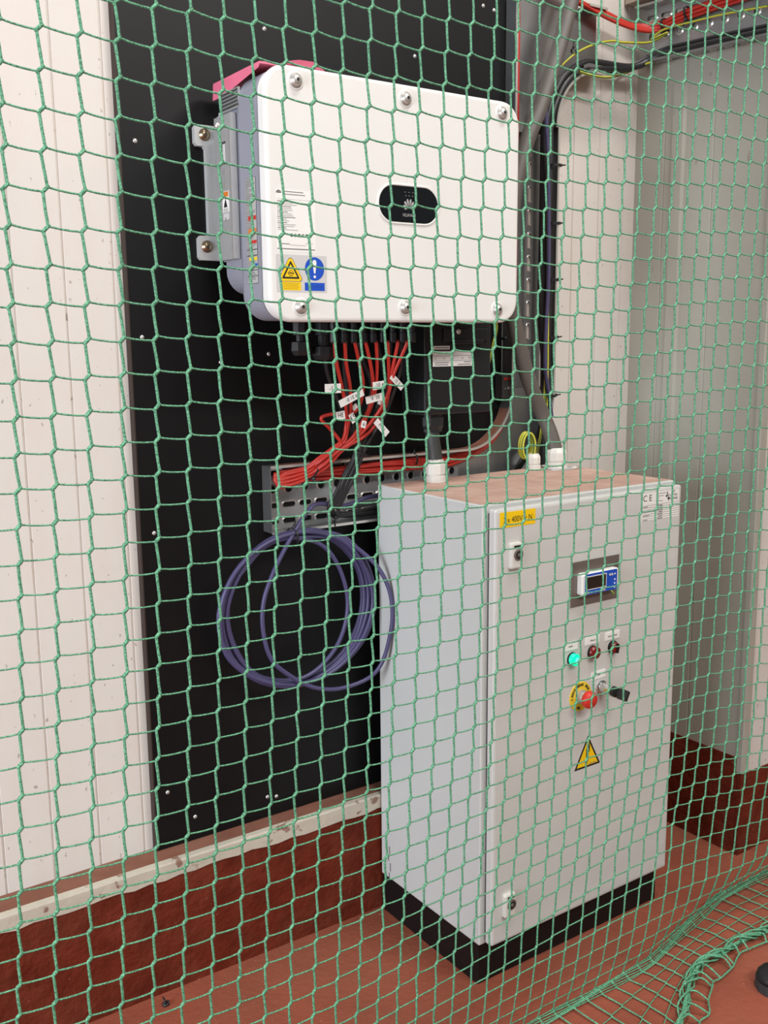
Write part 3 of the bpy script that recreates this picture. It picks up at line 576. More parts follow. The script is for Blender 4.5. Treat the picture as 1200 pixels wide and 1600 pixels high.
rect_y(m, 0.0, 0.036, 1.5412, 1.5418, wy-0.0002, 'ink', 0.0001); m.build('warning_sticker', cov)['label'] = 'sticker with a yellow triangle and a blue circle'
# connectors under the case
for i in range(9):
    for row, y in enumerate((-0.215, -0.165)):
        x = at(538+i*15.2-16, 535, 1, y)[0]; s = MB()
        s.lathe((x, y, IZ0+0.006), (0, 0, -1), [(0.0085, 0), (0.0085, 0.018), (0.0065, 0.019), (0.0065, 0.026), (0.0092, 0.027), (0.0092, 0.045), (0.0075, 0.048)], 'blackp', 10); s.build('connector', inv)
for (px, py, r) in ((470, 545, 0.020), (505, 552, 0.024)):
    p = at(px, py, 1, -0.165); s = MB(); s.lathe((p.x, p.y, IZ0+0.006), (0, 0, -1), [(r*0.85, 0), (r*0.85, 0.03), (r*0.5, 0.031), (r*0.5, (IZ0-p.z)-0.010), (r*1.05, (IZ0-p.z)-0.008), (r*1.1, (IZ0-p.z)+0.010), (r*0.8, (IZ0-p.z)+0.020)], 'blackp', 8); s.build('cable_gland', inv)
# black terminal box
TX0, TX1, TZ0, TY0 = 0.385, 0.585, 1.262, -0.165
m = MB(); m.box(TX0, TX1, TY0, -0.07, TZ0, IZ0+0.005, 'blackp', 0.004); tb = m.build('terminal_box', inv); tb['label'] = 'black terminal box under the case'
m = MB(); m.box(TX0+0.052, TX1-0.015, TY0-0.006, TY0, 1.432, 1.462, 'blackp', 0.002); m.box(TX0+0.075, TX1-0.03, TY0-0.010, TY0-0.006, 1.425, 1.436, 'blackp', 0.002); m.build('box_lid', tb)
p = at(716, 518, 1, TY0-0.006); m = MB(); m.lathe(p, (0, -1, 0), [(0.0065, 0), (0.0062, 0.003), (0.003, 0.005), (0, 0.0052)], 'steel', 14, True); m.build('screw', tb)
m = MB(); ax, bz = at(676, 573, 1, TY0), at(738, 541, 1, TY0)
x0, x1, z0, z1 = ax.x, bz.x, at(676, 573, 1, TY0).z, at(676, 549, 1, TY0).z
rect_y(m, x0, x1, z0, z1, TY0, 'white', 0.0004)
rect_y(m, x0, x0+(x1-x0)*0.42, z1+0.004, z1+0.012, TY0, 'white', 0.0004); rect_y(m, x0+0.006, x0+(x1-x0)*0.40, z1+0.0065, z1+0.009, TY0-0.0004, 'greyink', 0.0002)
for f in (0.68, 0.36): rect_y(m, x0, x1, z0+(z1-z0)*f, z0+(z1-z0)*f+0.0008, TY0-0.0004, 'greyink', 0.0002)
for t, f in (('L1', 0.07), ('L2', 0.28), ('L3', 0.5), ('N', 0.74), ('PE', 0.93)): text_y(m, t, x0+(x1-x0)*f, z0+(z1-z0)*0.52, TY0-0.0007, 0.007, 'greyink')
for a_, b_, f in ((0.05, 0.4, 0.22), (0.05, 0.38, 0.08), (0.78, 0.96, 0.24), (0.63, 0.96, 0.08)): rect_y(m, x0+(x1-x0)*a_, x0+(x1-x0)*b_, z0+(z1-z0)*f, z0+(z1-z0)*f+0.002, TY0-0.0004, 'greyink', 0.0002)
m.build('terminal_label', tb)['label'] = 'white terminal label L1 to PE'
m = MB(); m.lathe((0.4305, -0.132, TZ0+0.006), (0, 0, -1), [(0.0235, 0), (0.0235, 0.012), (0.0275, 0.013), (0.0275, 0.034), (0.024, 0.042), (0.024, 0.048)], 'blackp', 8); m.build('cable_gland', tb)

# pink plastic sheet over the top left of the inverter
m = MB(); pz = IZ1+0.002
prof = [(-0.082, -0.032), (-0.080, -0.003), (-0.066, 0.001), (-0.03, 0.003), (0.03, 0.003), (0.05, 0.001)]
R = []
for y, sk in ((-0.070, 0), (-0.120, 0), (-0.200, 0.002), (-0.262, 0.004)):
    R.append([(x+sk, y, pz+z*(1.0 if y > -0.13 else max(0.25, 1+(y+0.13)*6))) for x, z in prof]+[(x+sk, y, pz+z*(1.0 if y > -0.13 else max(0.25, 1+(y+0.13)*6))+0.004) for x, z in prof[::-1]])
m.loft(R, 'pink')
q = [(-0.030, -0.245, pz+0.003), (0.055, -0.245, pz+0.003), (0.040, -0.285, pz+0.0035), (-0.030, -0.285, pz+0.0035)]
m.loft([[(-0.035, -0.275, pz+0.003), (0.060, -0.275, pz+0.001), (0.035, -0.280, pz+0.013), (0.000, -0.280, pz+0.012)], [(-0.035, -0.250, pz+0.003), (0.055, -0.250, pz+0.002), (0.030, -0.250, pz+0.018), (-0.005, -0.250, pz+0.016)], [(-0.030, -0.20, pz+0.003), (0.045, -0.20, pz+0.002), (0.025, -0.20, pz+0.006), (0.000, -0.20, pz+0.006)]], 'pink')
po = m.build('plastic_sheet', origin=(-0.03, -0.15, pz)); tag(po, 'pink plastic sheet folded over the top left edge of the inverter', 'plastic sheet')

# small dark terminal block fixed beside the riser
p = at(787, 604, 1, -0.03)
m = MB(); m.box(p.x-0.022, p.x+0.020, -0.050, TB+0.001 if False else -0.0205, p.z-0.030, p.z+0.030, 'darkc', 0.002)
jb = m.build('junction_box', origin=(p.x, -0.0205, p.z)); tag(jb, 'small dark grey box with faint white writing beside the tray bend', 'junction box')
m = MB(); [rect_y(m, p.x+x-0.0014, p.x+x+0.0014, p.z-0.006, p.z-0.006+h_, -0.0502, 'lines', 0.0003) for x, h_ in ((-0.012, 0.004), (-0.003, 0.008), (0.001, 0.005), (0.005, 0.006), (0.012, 0.004))]; m.box(p.x-0.018, p.x-0.008, -0.052, -0.05, p.z+0.018, p.z+0.024, 'red'); m.box(p.x-0.002, p.x+0.012, -0.052, -0.05, p.z+0.018, p.z+0.024, 'red'); m.build('marking', jb)

# ------------------------------------------------------------------ cables
def path(px, Y, zoff=0):
    """photo points on real depth planes; px = [(x, y, depth or None)]"""
    return [at(x, y, 1, (d if d is not None else Y)) for x, y, d in px]
def cable(name, pts, r, mk, label, cat='cable', group=None, n=8, k=7, mk2=None):
    P = spline(pts, k); m = MB(); m.tube(P, r, mk, n, True, mk2); o = m.build(name, origin=P[0]); return tag(o, label, cat, group)
def flag(parent, px, py, d, w, h, ang, txt=None):
    p = at(px, py, 1, d); m = MB(); c, s = math.cos(ang), math.sin(ang)
    q = [(p.x+a*c-b_*s, p.z+a*s+b_*c) for a, b_ in ((-w/2, -h/2), (w/2, -h/2), (w/2, h/2), (-w/2, h/2))]; fit_y(q, d, 'white', m, 0.0012)
    if txt: text_y(m, txt, p.x, p.z, d-0.0015, h*0.75, 'ink', 0.9, ang)
    m.build('marker_tag', parent)
RD = 0.0042
red_top = [
    [(523, 538), (526, 568), (535, 608), (541, 640), (541, 662), (536, 686)],
    [(539, 538), (541, 568), (547, 605), (548, 640), (543, 668), (538, 690)],
    [(555, 538), (561, 566), (567, 595), (565, 622), (558, 640), (545, 646)],
    [(572, 538), (580, 575), (583, 605), (578, 635), (566, 658), (550, 684)],
    [(588, 538), (589, 572), (587, 606), (580, 634), (568, 662), (552, 688)],
    [(606, 538), (607, 570), (608, 606), (602, 634), (586, 664), (566, 684)],
    [(621, 538), (613, 578), (608, 612), (594, 640), (572, 668), (548, 692)],
    [(635, 538), (616, 582), (606, 616), (590, 646), (566, 676), (545, 696)]]
ords = ['first', 'second', 'third', 'fourth', 'fifth', 'sixth', 'seventh', 'eighth']
reds = []
for i, t in enumerate(red_top):
    j = i-3.5; P = [at(t[0][0]-1.0, 533, 1, -0.215)]+[at(x, y, 1, -0.215+0.09*min(1, k/4)) for k, (x, y) in enumerate(t)]
    if i == 2: P += [at(x, y, 1, -0.125) for x, y in ((520, 647), (504, 651), (503, 657), (514, 668), (526, 682), (533, 694))]
    P += [at(525+j*1.5, 704+j*1.1, 1, -0.118-0.003*(i % 3)), at(505+j*2.2, 722+j*1.6, 1, -0.106-0.004*(i % 3)), at(484+j*1.2, 737+j*2.0, 1, -0.088-0.004*(i % 2)), at(462, 745+j*2.9, 1, -0.072-0.004*(i % 2)), at(438-j, 752+j*2.9, 1, -0.068)]
    zz = 1.150-0.0028*i*1.15
    P += [Vector((0.046+0.004*(i % 4), -0.064, 1.121-0.004*(i % 3))), Vector((0.042+0.003*(i % 3), -0.057, 1.136+0.002*(i % 4))), Vector((0.070, -0.050, zz-0.004))]
    d = -0.047-0.004*(i % 3)
    P += [Vector((x, d if x < 0.5 else -0.034-0.003*(i % 3), zz-0.006+0.003*math.sin(x*19+i))) for x in (0.14, 0.24, 0.34, 0.45, 0.55)]
    rr_ = RI+0.007+0.0024*i
    P += [Vector((BCX+rr_*math.cos(t_), -0.029-0.002*(i % 2), BCZ+rr_*math.sin(t_)-0.002)) for t_ in (-1.35, -0.9, -0.45, -0.05)]
    dv = (-0.056, -0.052, -0.044, -0.036, -0.030, -0.026, -0.040, -0.048)[i]; xv = VX0+0.007+0.0035*(i//2)
    P += [Vector((xv, dv, z)) for z in (1.42, 1.55, 1.8, 2.0, 2.2, 2.33)]
    P += [Vector((0.785+0.004*i, -0.045-0.002*i, 2.350+0.003*i)), Vector((0.83, -0.046-0.003*(i % 3), 2.325+0.004*(i % 4))), Vector((0.90, -0.048-0.004*(i % 3), 2.296+0.005*(i % 4)))]
    # along the upper edge to the recess corner and out along the side wall
    a1 = at(934, 21+i*1.2, 1, -0.05); a2 = at(985, 36+i*1.4, 1, -0.07)
    P += [Vector((1.06, -0.050-0.002*i, 2.286-0.003*i)), Vector((1.17, -0.058-0.003*i, 2.268-0.0028*i)), Vector((1.228-0.002*(i % 3), -0.105, 2.272-0.003*i)), Vector((1.236-0.004*(i % 3), -0.20, 2.284-0.0034*i)), Vector((1.238-0.004*(i % 3), -0.36, 2.285-0.0034*i)), Vector((1.238-0.004*(i % 3), -0.46, 2.278-0.0034*i)), Vector((1.238-0.004*(i % 3), -0.565, 2.262-0.0034*i))]
    reds.append(cable('red_cable', P, RD, 'redc', 'red solar cable plugged into the %s connector from the left under the inverter' % ords[i], group='red solar cables below the inverter', k=6))
flag(reds[0], 520, 607, -0.200, 0.040, 0.020, 0.0, '-1.4'); flag(reds[2], 549, 622, -0.200, 0.066, 0.016, 0.38, '-0 1E 6'); flag(reds[3], 586, 622, -0.190, 0.050, 0.016, 0.18, '4  10'); flag(reds[4], 592, 602, -0.215, 0.032, 0.017, 0.1, '-10 4')
flag(reds[7], 620, 597, -0.190, 0.042, 0.014, -0.75, '1E 3'); flag(reds[1], 532, 649, -0.170, 0.022, 0.018, 0.1, 'HE'); flag(reds[5], 596, 668, -0.160, 0.046, 0.016, -0.80, 'M 01'); flag(reds[6], 568, 663, -0.165, 0.012, 0.016, -0.3, '6')
blk_top = [
    [(508, 562), (512, 585), (522, 612), (536, 645), (548, 675)], [(540, 540), (538, 575), (542, 612), (549, 650), (553, 680)], [(562, 540), (568, 566), (580, 600), (574, 640), (560, 675)],
    [(590, 540), (598, 575), (600, 605), (585, 645), (566, 678)], [(610, 540), (606, 585), (604, 615), (590, 652), (572, 680)], [(625, 540), (626, 575), (616, 610), (600, 650), (580, 682)]]
blks = []
for i, t in enumerate(blk_top):
    j = i-2.5; P = [at(t[0][0], t[0][1]-6, 1, -0.165)]+[at(x, y, 1, -0.165+0.05*min(1, k/3)) for k, (x, y) in enumerate(t)]
    P += [at(560+j*2.6, 710, 1, -0.104-0.004*(i % 2)), at(546+j*3.4, 742, 1, -0.094-0.004*(i % 2)), at(533+j*3.2, 770, 1, -0.088), at(522+j*3.0, 792+j, 1, -0.080), at(524+j*2, 803+j*1.2, 1, -0.070)]
    P += [Vector((x, -0.048-0.004*(i % 2), 1.022+0.0045*(i % 4)+0.002*math.sin(x*30+i))) for x in (0.27, 0.36, 0.48, 0.58)]
    rr_ = RO-0.014-0.004*(i % 4)
    P += [Vector((BCX+rr_*math.cos(t_), -0.050, BCZ+rr_*math.sin(t_))) for t_ in (-1.3, -0.85, -0.4, 0.0)]
    P += [Vector((VX1-0.010-0.0065*i, -0.030-0.011*(i % 3), z)) for z in (1.5, 1.7, 1.92, 1.99)]
    if i < 3:
        rx = 0.160+0.006*i
        P += [Vector((1.045+rx*math.cos(t_), -0.034-0.006*(i % 2), 1.975+rx*math.sin(t_))) for t_ in (2.75, 2.35, 1.95, 1.6)]
        P += [Vector((1.16, -0.055, 2.150+0.006*i)), Vector((1.228, -0.11, 2.192+0.004*i)), Vector((1.238-0.006*(i % 3), -0.22, 2.188+0.004*i)), Vector((1.238-0.006*(i % 3), -0.45, 2.172+0.004*i)), Vector((1.238-0.006*(i % 3), -0.565, 2.153+0.004*i))]
    else: P += path([(848+i, 165, None), (868+i, 80, None), (889+i, 0, None), (902+i, -45, None)], -0.070-0.004*(i-3))
    o = cable('black_cable', P, 0.0046, 'blackc', 'black cable %s' % ['leaving the round gland left of the red cables', 'hanging behind the second red cable from the left', 'crossing behind the fourth red cable under the inverter', 'hanging behind the fifth red cable from the left', 'hanging behind the sixth red cable from the left', 'furthest right of those under the inverter'][i], group='black cables below the inverter', k=6); blks.append(o)
flag(blks[1], 551, 653, -0.150, 0.014, 0.022, 0.5, '4 S'); flag(blks[3], 596, 629, -0.150, 0.020, 0.014, -0.5); flag(blks[2], 554, 636, -0.150, 0.014, 0.011, 0.6)
# heavy cables
cable('power_cable', [Vector((0.4305, -0.132, TZ0-0.03)), Vector((0.432, -0.133, 1.20)), Vector((0.4375, -0.134, 1.165)), Vector((0.4395, -0.134, ZT+0.03))], 0.0172, 'darkc', 'short thick dark cable from the inverter terminal box to the cabinet top', n=16)
cable('power_cable', path([(905, -45, None), (893, 0, None), (872, 80, None), (845, 165, None), (822, 225, None), (804, 300, None), (795, 380, None), (796, 450, None), (809, 530, None), (827, 597, None), (847, 645, None), (861, 680, -0.13)], -0.115)+[Vector((0.834, -0.143, ZT+0.035))], 0.0195, 'greyc', 'thick grey cable snaking from the ceiling past the inverter to the cabinet', n=16)
for i, (x0_, lab) in enumerate(((0.868, 'thick black cable lying nearest the slots in the riser'), (0.884, 'thick black cable lying along the outer flange of the riser'))):
    P = [Vector((x0_-0.02, -0.075, ZT+0.004)), Vector((x0_-0.005, -0.06, 1.22))]+[Vector((x0_-0.004*(z > 1.6), -0.052, z)) for z in (1.4, 1.65, 1.9, 1.98)]
    rx = 1.045-x0_+0.002
    P += [Vector((1.045+rx*math.cos(t_), -0.055, 1.975+rx*math.sin(t_))) for t_ in (2.7, 2.3, 1.9, 1.6)]+[Vector((1.17, -0.07, 2.158)), Vector((1.222, -0.13, 2.186)), Vector((1.225, -0.40, 2.172)), Vector((1.225, -0.565, 2.156))]
    cable('black_cable', P, 0.0085, 'blackc', lab, group='thick black cables in the riser', n=10)
# green and yellow earth wires
gy = lambda nm, P, lab, r=0.0032, k=8: cable(nm, P, r, 'yellowc', lab, 'wire', 'green and yellow earth wires', 8, k, 'greenc')
gy('earth_wire', [Vector((0.585, -0.12, IZ0+0.01))]+path([(775, 506, None), (770, 540, None), (764, 566, None), (755, 584, None), (748, 581, None), (744, 572, None), (741, 560, None)], -0.12), 'green and yellow wire hanging in a hook beside the black terminal box')
cx_, cz_ = 0.772, 1.165; P = [Vector((0.787, -0.106, ZT+0.02)), Vector((0.788, -0.107, 1.14))]
for k in range(34):
    t = 0.15+2*PI*k/11; P.append(Vector((0.768+0.020*math.cos(t)+0.0007*k/3, -0.110+0.0009*k, 1.160+0.034*math.sin(t))))
P += [Vector((0.797, -0.09, 1.14)), Vector((0.815, -0.085, 1.125)), Vector((0.84, -0.075, 1.18)), Vector((0.862, -0.066, 1.3)), Vector((0.866, -0.064, 1.45))]
gy('earth_wire', P, 'green and yellow wire coiled in loops above the small cabinet gland', 0.0035, 4)
gy('earth_wire', [Vector((0.866, -0.070, 1.235)), Vector((0.868, -0.068, 1.40)), Vector((0.862, -0.066, 1.7)), Vector((0.850, -0.066, 1.96))]+path([(846, 150, None), (860, 122, None), (888, 92, None), (912, 76, None), (940, 66, None), (962, 64, None), (972, 66, None)], -0.072)+[Vector((1.215, -0.08, 2.225)), Vector((1.215, -0.14, 2.235))]+[at(x, y, 0, 1.218) for x, y in ((1018, 62), (1030, 50), (1046, 43), (1080, 34), (1130, 22), (1200, 9))], 'green and yellow wire arching from the riser across to the recess side wall')
gy('earth_wire', path([(905, 112, None), (925, 118, None), (950, 121, None)], -0.075)+[at(x, y, 0, 1.195) for x, y in ((975, 115), (1000, 104), (1018, 97))], 'short green and yellow wire sagging under the tray in the recess corner')
cable('violet_cable', path([(898, -30, None), (884, 20, None), (866, 70, None), (855, 115, None), (853, 170, None), (856, 240, None), (857, 330, None), (857, 430, None), (853, 520, None), (852, 575, None), (858, 620, None), (862, 650, None)], -0.075), 0.0052, 'purple', 'violet cable running down the right side of the riser')
# violet coil hung under the tray
random.seed(9); P = []; loops = 7
cxx, czz, ax_, az_ = 0.083, 0.832, 0.196, 0.176
path_in = [Vector((0.40, -0.050, 1.062)), Vector((0.30, -0.052, 1.064)), Vector((0.225, -0.060, 1.052)), at(497, 787, 1, -0.078), at(480, 800, 1, -0.085), at(463, 826, 1, -0.095), at(446, 856, 1, -0.100), at(427, 895, 1, -0.102), at(412, 940, 1, -0.102), at(411, 985, 1, -0.102), at(424, 1030, 1, -0.104), at(455, 1057, 1, -0.106), at(490, 1074, 1, -0.107), at(530, 1076, 1, -0.108), at(575, 1060, 1, -0.118), at(598, 1033, 1, -0.133)]
path_in += [at(611, 985, 1, -0.148), at(613, 950, 1, -0.150), at(607, 918, 1, -0.143), at(590, 886, 1, -0.126), at(560, 858, 1, -0.100), at(525, 838, 1, -0.092)]
P += path_in
for l in range(loops):
    s_ = random.uniform(0.965, 1.035); sx = (0.91, 0.99, 1.03, 0.95, 1.05, 0.97, 0.80)[l]; ox = random.uniform(-0.008, 0.008)+(0.0 if l < 6 else -0.028)
    for k in range(12 if l < loops-1 else 15):
        t = 1.45+2*PI*k/12; jit = random.uniform(-0.003, 0.003)
        P.append(Vector((cxx+ox+ax_*sx*math.cos(t)+jit, -0.078-0.0035*((l*3) % 7)*0.9+0.003*math.sin(t*2), czz+0.179*(1-(1-sx)*0.3)*math.sin(t)*(1.0 if math.sin(t) > 0 else s_)+jit)))
cable('cable_coil', P, 0.0052, 'purple', 'violet cable wound into a large hanging coil on the black board', k=5)
# cable ties
def tie_loop(name, c, axis, r, lab, tail=None, w=0.0045, group='black cable ties'):
    ax = Vector(axis).normalized(); u = ax.orthogonal().normalized(); v = ax.cross(u); c = Vector(c); m = MB(); nn = 22; R = []
    rx, ry = r if isinstance(r, tuple) else (r, r)
    for k in range(nn+1):
        t = 2*PI*k/nn; d = u*math.cos(t)*rx+v*math.sin(t)*ry; nrm = d.normalized(); R.append([c+d-ax*w/2, c+d+ax*w/2, c+d+nrm*0.0016+ax*w/2, c+d+nrm*0.0016-ax*w/2])
    m.loft(R, 'blackp', False); o = m.build(name, origin=c); tag(o, lab, 'cable tie', group)
    h = MB(); d = Vector(tail).normalized() if tail else Vector((0, -1, 0)); hp = c+d*(max(rx, ry)+0.002); L_ = 0.016
    h.tube([hp-d*0.003, hp+d*0.004, hp+d*0.0045, hp+d*L_], [0.0045, 0.0045, 0.0022, 0.0018], 'blackp', 6); h.build('tie_head', o); return o
tie_loop('cable_tie', at(486, 737, 1, -0.088), (0.6, 0.1, -0.5), 0.020, 'black tie gathering the red loops at the left end of the tray', (-0.2, -1, -0.8))
tie_loop('cable_tie', (0.240, -0.048, 1.142), (1, 0, 0), (0.016, 0.020), 'black tie around the red cables in the middle of the tray', (0, -1, -0.3))
tie_loop('cable_tie', (0.435, -0.050, 1.146), (1, 0, 0), (0.016, 0.016), 'black tie on the red cables left of the thick dark cable', (-0.3, -0.6, 0.9))
tie_loop('cable_tie', at(560, 708, 1, -0.104), (0.35, 0, 1), 0.014, 'black tie holding the black cables above the tray', (0.9, -0.4, -0.3))
tie_loop('cable_tie', at(520, 800, 1, -0.070), (0.8, 0, 0.4), 0.018, 'black tie holding the black cables at the tray bottom', (0, -0.3, -1))
p = at(459, 834, 1, -0.090); tie_loop('cable_tie', (p.x, -0.082, p.z-0.010), (1, 0.1, 0.15), (0.020, 0.026), 'black tie hanging the violet coil from the tray edge', (0, -0.4, 1))
p = at(797, 529, 1, -0.06); tie_loop('cable_tie', (p.x-0.002, -0.052, p.z), (0, 0, 1), (0.014, 0.014), 'black tie on the riser flange below the inverter corner', (-1, -0.6, 0.1), 0.006)
tie_labels = ['beside the top of the inverter cover', 'second from the top', 'level with the warning sticker', 'just below the inverter bottom edge', 'lowest, above the cabinet gland']
for (px, py), lb in zip(((864, 257), (858, 348), (857, 437), (855, 528), (862, 619)), tie_labels):
    p = at(px-4, py, 1, TF-0.004); tie_loop('cable_tie', (VX1-0.012, TF+0.004, p.z), (0, 0, 1), (0.016, 0.016), 'black tie sticking out right of the riser, '+lb, (1, -0.25, 0.1), 0.006)
for (px, py), lb in zip(((897, 80), (849, 140)), ('on the arching earth wire at the top', 'where the earth wire leaves the riser top')):
    p = at(px, py, 1, -0.072); tie_loop('cable_tie', p, (1, 0, 0.8), 0.007, 'black tie '+lb, (-0.4, -0.3, 0.9), 0.006)
for y, zt_, lb in ((-0.115, 2.262, 'around the red bundle at the recess corner'), (-0.19, 2.272, 'around the red bundle on the recess side wall')):
    tie_loop('cable_tie', (1.231, y, zt_), (0, 1, 0), (0.013, 0.017), 'black tie '+lb, (-0.5, 0, -1), 0.006)

# debris and shoe
p = at(260, 1568, 2, 0.004); m = MB(); m.tube([(p.x+0.006*math.cos(t), p.y+0.006*math.sin(t), 0.004+0.002*math.sin(3*t)) for t in [2*PI*k/14*0.85 for k in range(15)]], 0.0028, 'blackp', 6); m.tube([(p.x-0.004, p.y, 0.004), (p.x-0.002, p.y+0.004, 0.012), (p.x-0.005, p.y+0.007, 0.018)], 0.002, 'blackp', 6)
tag(m.build('plastic_scrap', origin=p), 'tiny dark scrap of plastic on the floor at the bottom left', 'debris')
toe = at(1180, 1538, 2, 0.0); sh = thing('shoe', (toe.x+0.02, toe.y-0.1, 0), 'black shoe toe on the red floor at the right edge', 'shoe')
d = Vector((0.62, -0.78, 0)).normalized(); sd = Vector((-d.y, d.x, 0))
def ring(s, w, zt, zb, off, n=16):
    c = toe+d*s+sd*off; return [c+sd*(w*math.cos(2*PI*k/n))+Vector((0, 0, zb+(zt-zb)*(0.5+0.5*math.sin(2*PI*k/n)))) for k in range(n)]
st = [(0.0, 0.006, 0.026, 0.02, 0), (0.006, 0.024, 0.036, 0.014, 0), (0.02, 0.037, 0.045, 0.012, 0), (0.05, 0.046, 0.054, 0.012, 0), (0.09, 0.048, 0.066, 0.012, 0), (0.14, 0.042, 0.088, 0.012, 0), (0.19, 0.036, 0.105, 0.014, 0), (0.24, 0.034, 0.108, 0.016, 0), (0.275, 0.028, 0.100, 0.018, 0), (0.285, 0.012, 0.09, 0.03, 0)]
m = MB(); m.loft([ring(*a) for a in st], 'shoe', True, True); m.build('upper', sh)
m = MB(); out = [(s, w+0.003) for s, w, *_ in st]; L_ = [toe+d*s+sd*w for s, w in out]+[toe+d*s-sd*w for s, w in out[::-1]]
m.loft([[p_+Vector((0, 0, z)) for p_ in L_] for z in (0.0005, 0.006, 0.018, 0.021)], 'sole'); m.build('sole', sh)

# ------------------------------------------------------------------ safety net
YN = -0.66
CO = [[0.09781, 1.09007], [-0.06112, -0.93129], [0.00248, 0.015], [-0.00097, -0.0107], [-0.00552, 0.01037], [-0.00908, 0.00661], [0.80614, 0.05342], [-0.03061, 0.02899], [0.01597, 0.02009], [-0.01392, 0.01371], [-0.02125, 0.01012], [-0.01501, 0.01877], [-0.01548, -0.00785], [-0.01029, 0.00671], [-0.00644, 0.01898], [0.01864, 0.00327], [0.02048, -0.02188], [0.01498, -0.02566], [0.00307, -0.01438], [0.01083, -0.00723], [-0.01058, -0.0114]]
def lat(c, r):
    if c > 33:
        a, b_ = lat(33, r), lat(32, r); return a[0]+(a[0]-b_[0])*(c-33), a[1]+(a[1]-b_[1])*(c-33)
    u, v = (c-15)/17, (r-16)/20; x = z = 0; k = 0
    for i in range(6):
        for j in range(6-i):
            b_ = u**i*v**j; x += CO[k][0]*b_; z += CO[k][1]*b_; k += 1
    return x, z
R0 = 34; NB = 6; NF = 4
def hemy(x): 
    if x > 0.77: return -0.719-0.05*max(0, x-0.9)
    return -0.719-1.25*(0.77-x)**1.55*0.9
def drop(c):
    """points of one net column below row R0: down to the floor, a gathered fold, then out over the floor to the hem"""
    x0, z0 = lat(c, R0); x9, z9 = lat(c, R0-3); sl = (x0-x9)/(z9-z0)
    yf = -0.652+max(0, min(0.35, x0-z0*0-0.70))*0.22; dy = yf-YN+0.012
    prof = [(0, z0), (0, max(0.17, z0*0.55)), (0.0, 0.16), (dy*0.3, 0.085), (dy*0.75, 0.036), (dy, 0.012)]
    P = [Vector((x0+sl*(z0-z)*0.6, YN+y, z)) for y, z in prof]; P = spline(P, 6)
    L = [0]
    for a_, b_ in zip(P, P[1:]): L.append(L[-1]+(b_-a_).length)
    def walk(s):
        for k in range(len(L)-1):
            if L[k+1] >= s: return P[k].lerp(P[k+1], (s-L[k])/max(1e-9, L[k+1]-L[k]))
        return P[-1]
    n = 7; tot = L[-1]; out = []
    w = [1-0.55*(k/n)**1.5 for k in range(n)]; sw = sum(w); acc = 0
    for k in range(n): acc += w[k]; out.append(walk(tot*acc/sw))
    e = out[-1]
    for k in range(NB): out.append(Vector((e.x+0.002*k, e.y-0.002-0.0026*k, 0.016-0.0022*k+0.003*math.sin(c*0.9+k))))
    e = out[-1]; hy = hemy(e.x)
    for k in range(NF): t = (k+1)/(NF+0.0); out.append(Vector((e.x+0.010*math.sin(t*2.2), e.y+(hy-e.y)*t, 0.0045)))
    return out
CMIN, CMAX, RMIN = -4, 44, -7
random.seed(21); node = {}
for c in range(CMIN, CMAX+1):
    for r in range(RMIN, R0+1):
        x, z = lat(c, r); node[c, r] = Vector((x+random.uniform(-0.0008, 0.0008), YN+0.004*math.sin(c*0.5)*math.sin(r*0.21)+random.uniform(-0.0006, 0.0006), z+random.uniform(-0.0008, 0.0008)))
    for k, p in enumerate(drop(c)): node[c, R0+1+k] = p
RMAX = R0+7+NB+NF
net = thing('safety_net', (0.2, YN, 0), 'green knitted safety net hanging in front of the cabinet, its hem on the floor', 'net')
m = MB()
def ends(c, r):
    p = node[c, r]; g = 0.062 if r <= 12 else 0.054 if r <= R0 else 0.03
    a_ = node.get((c+1, r), p*2-node.get((c-1, r), p)); b_ = node.get((c, r-1), p*2-node.get((c, r+1), p))
    v = (a_-p)*g+(b_-p)*g
    if v.length > 0.0050: v *= 0.0050/v.length
    return p+v, p-v
E_ = {k: ends(*k) for k in node}
RV, RH, RK = 0.0021, 0.0014, 0.0029
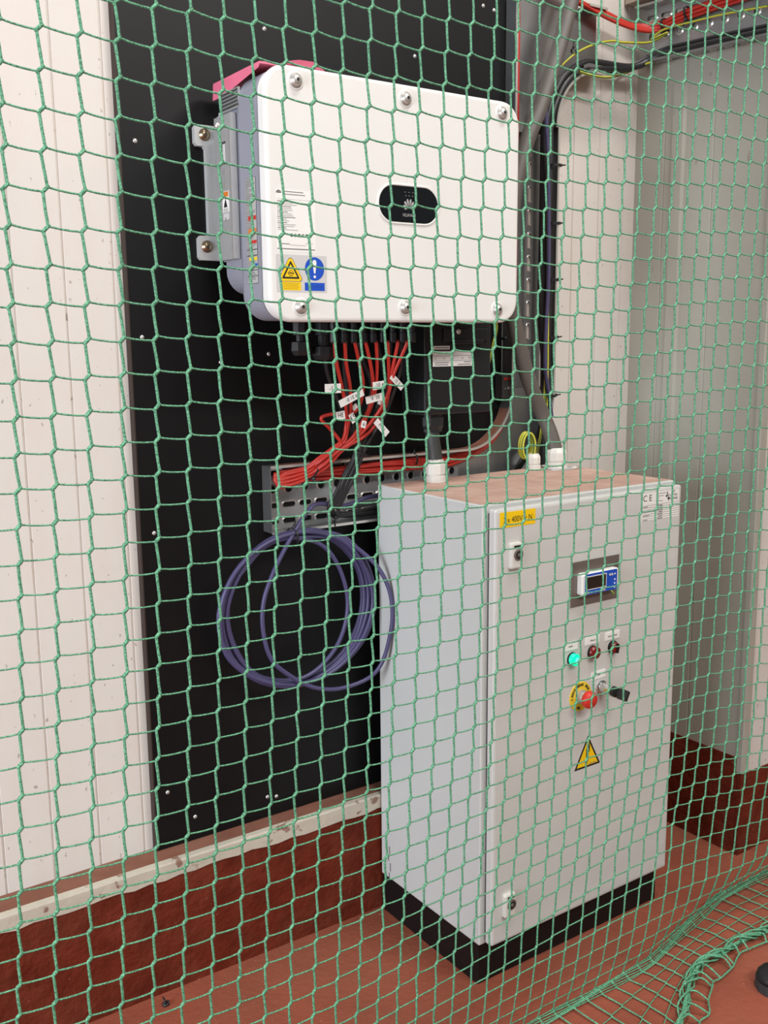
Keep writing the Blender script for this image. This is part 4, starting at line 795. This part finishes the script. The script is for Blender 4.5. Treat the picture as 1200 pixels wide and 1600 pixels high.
for (c, r), p in node.items():
    A_, B_ = E_[c, r]; kz = 1.0 if r < R0+4 else 0.8
    d = (A_-B_)*0.35; m.tube([B_-d, B_+d*0.5, p, A_-d*0.5, A_+d], [RV*0.75*kz, RK*kz, RK*1.0*kz, RK*kz, RV*0.75*kz], 'net', 6)
    q = E_.get((c, r+1))
    if q:
        a_, b_ = B_, q[0]; md = (a_+b_)/2; m.tube([a_, md+Vector((random.uniform(-1, 1), random.uniform(-1, 1), 0))*0.0005, b_], RV*kz, 'net', 6, False)
    q = E_.get((c+1, r))
    if q:
        a_, b_ = A_, q[1]; md = (a_+b_)/2; sag = Vector((0, 0, -0.0012)) if r <= R0 else Vector((0, 0, 0)); m.tube([a_, a_.lerp(b_, 0.33)+sag*0.8, a_.lerp(b_, 0.67)+sag*0.8, b_], RH*kz, 'net', 6, False)
m.build('mesh', net)
# hem: gathered cords and loops along the free edge
hem = [node[c, RMAX] for c in range(CMIN, CMAX+1)]; hem = spline(hem, 4); m = MB(); random.seed(4)
for s_ in range(6):
    ph = random.uniform(0, 6); rad = random.uniform(0.006, 0.011) if s_ else 0.002; P = []
    for k, p in enumerate(hem):
        t = (hem[min(k+1, len(hem)-1)]-hem[max(k-1, 0)]).normalized(); nn = Vector((-t.y, t.x, 0)); a = ph+k*(0.30+0.07*s_)
        P.append(p+nn*rad*math.cos(a)*1.3+Vector((0, 0, 0.010+rad*math.sin(a)*0.9))+Vector((random.uniform(-1, 1), random.uniform(-1, 1), 0))*0.001)
    m.tube(P, 0.0021 if s_ else 0.0045, 'net', 6)
m.build('hem_rope', net)
m = MB(); edge = []
for k in range(0, len(hem)-4, 3):
    p, q = hem[k], hem[k+3]; t = (q-p).normalized(); nn = Vector((t.y, -t.x, 0)); w = random.uniform(0.026, 0.056); lean = random.uniform(-0.012, 0.022)
    tip = p+nn*w+t*lean+Vector((0, 0, 0.004)); edge.append(tip)
    m.tube(spline([p+Vector((0, 0, 0.014)), p+nn*w*0.45+t*lean*1.4+Vector((0, 0, random.uniform(0.012, 0.02))), tip], 5), 0.0021, 'net', 6)
m.tube(spline(edge, 4), 0.0021, 'net', 6); m.build('edge_loops', net)

for o in list(bpy.data.objects):
    if '_o' in o.keys(): del o['_o']
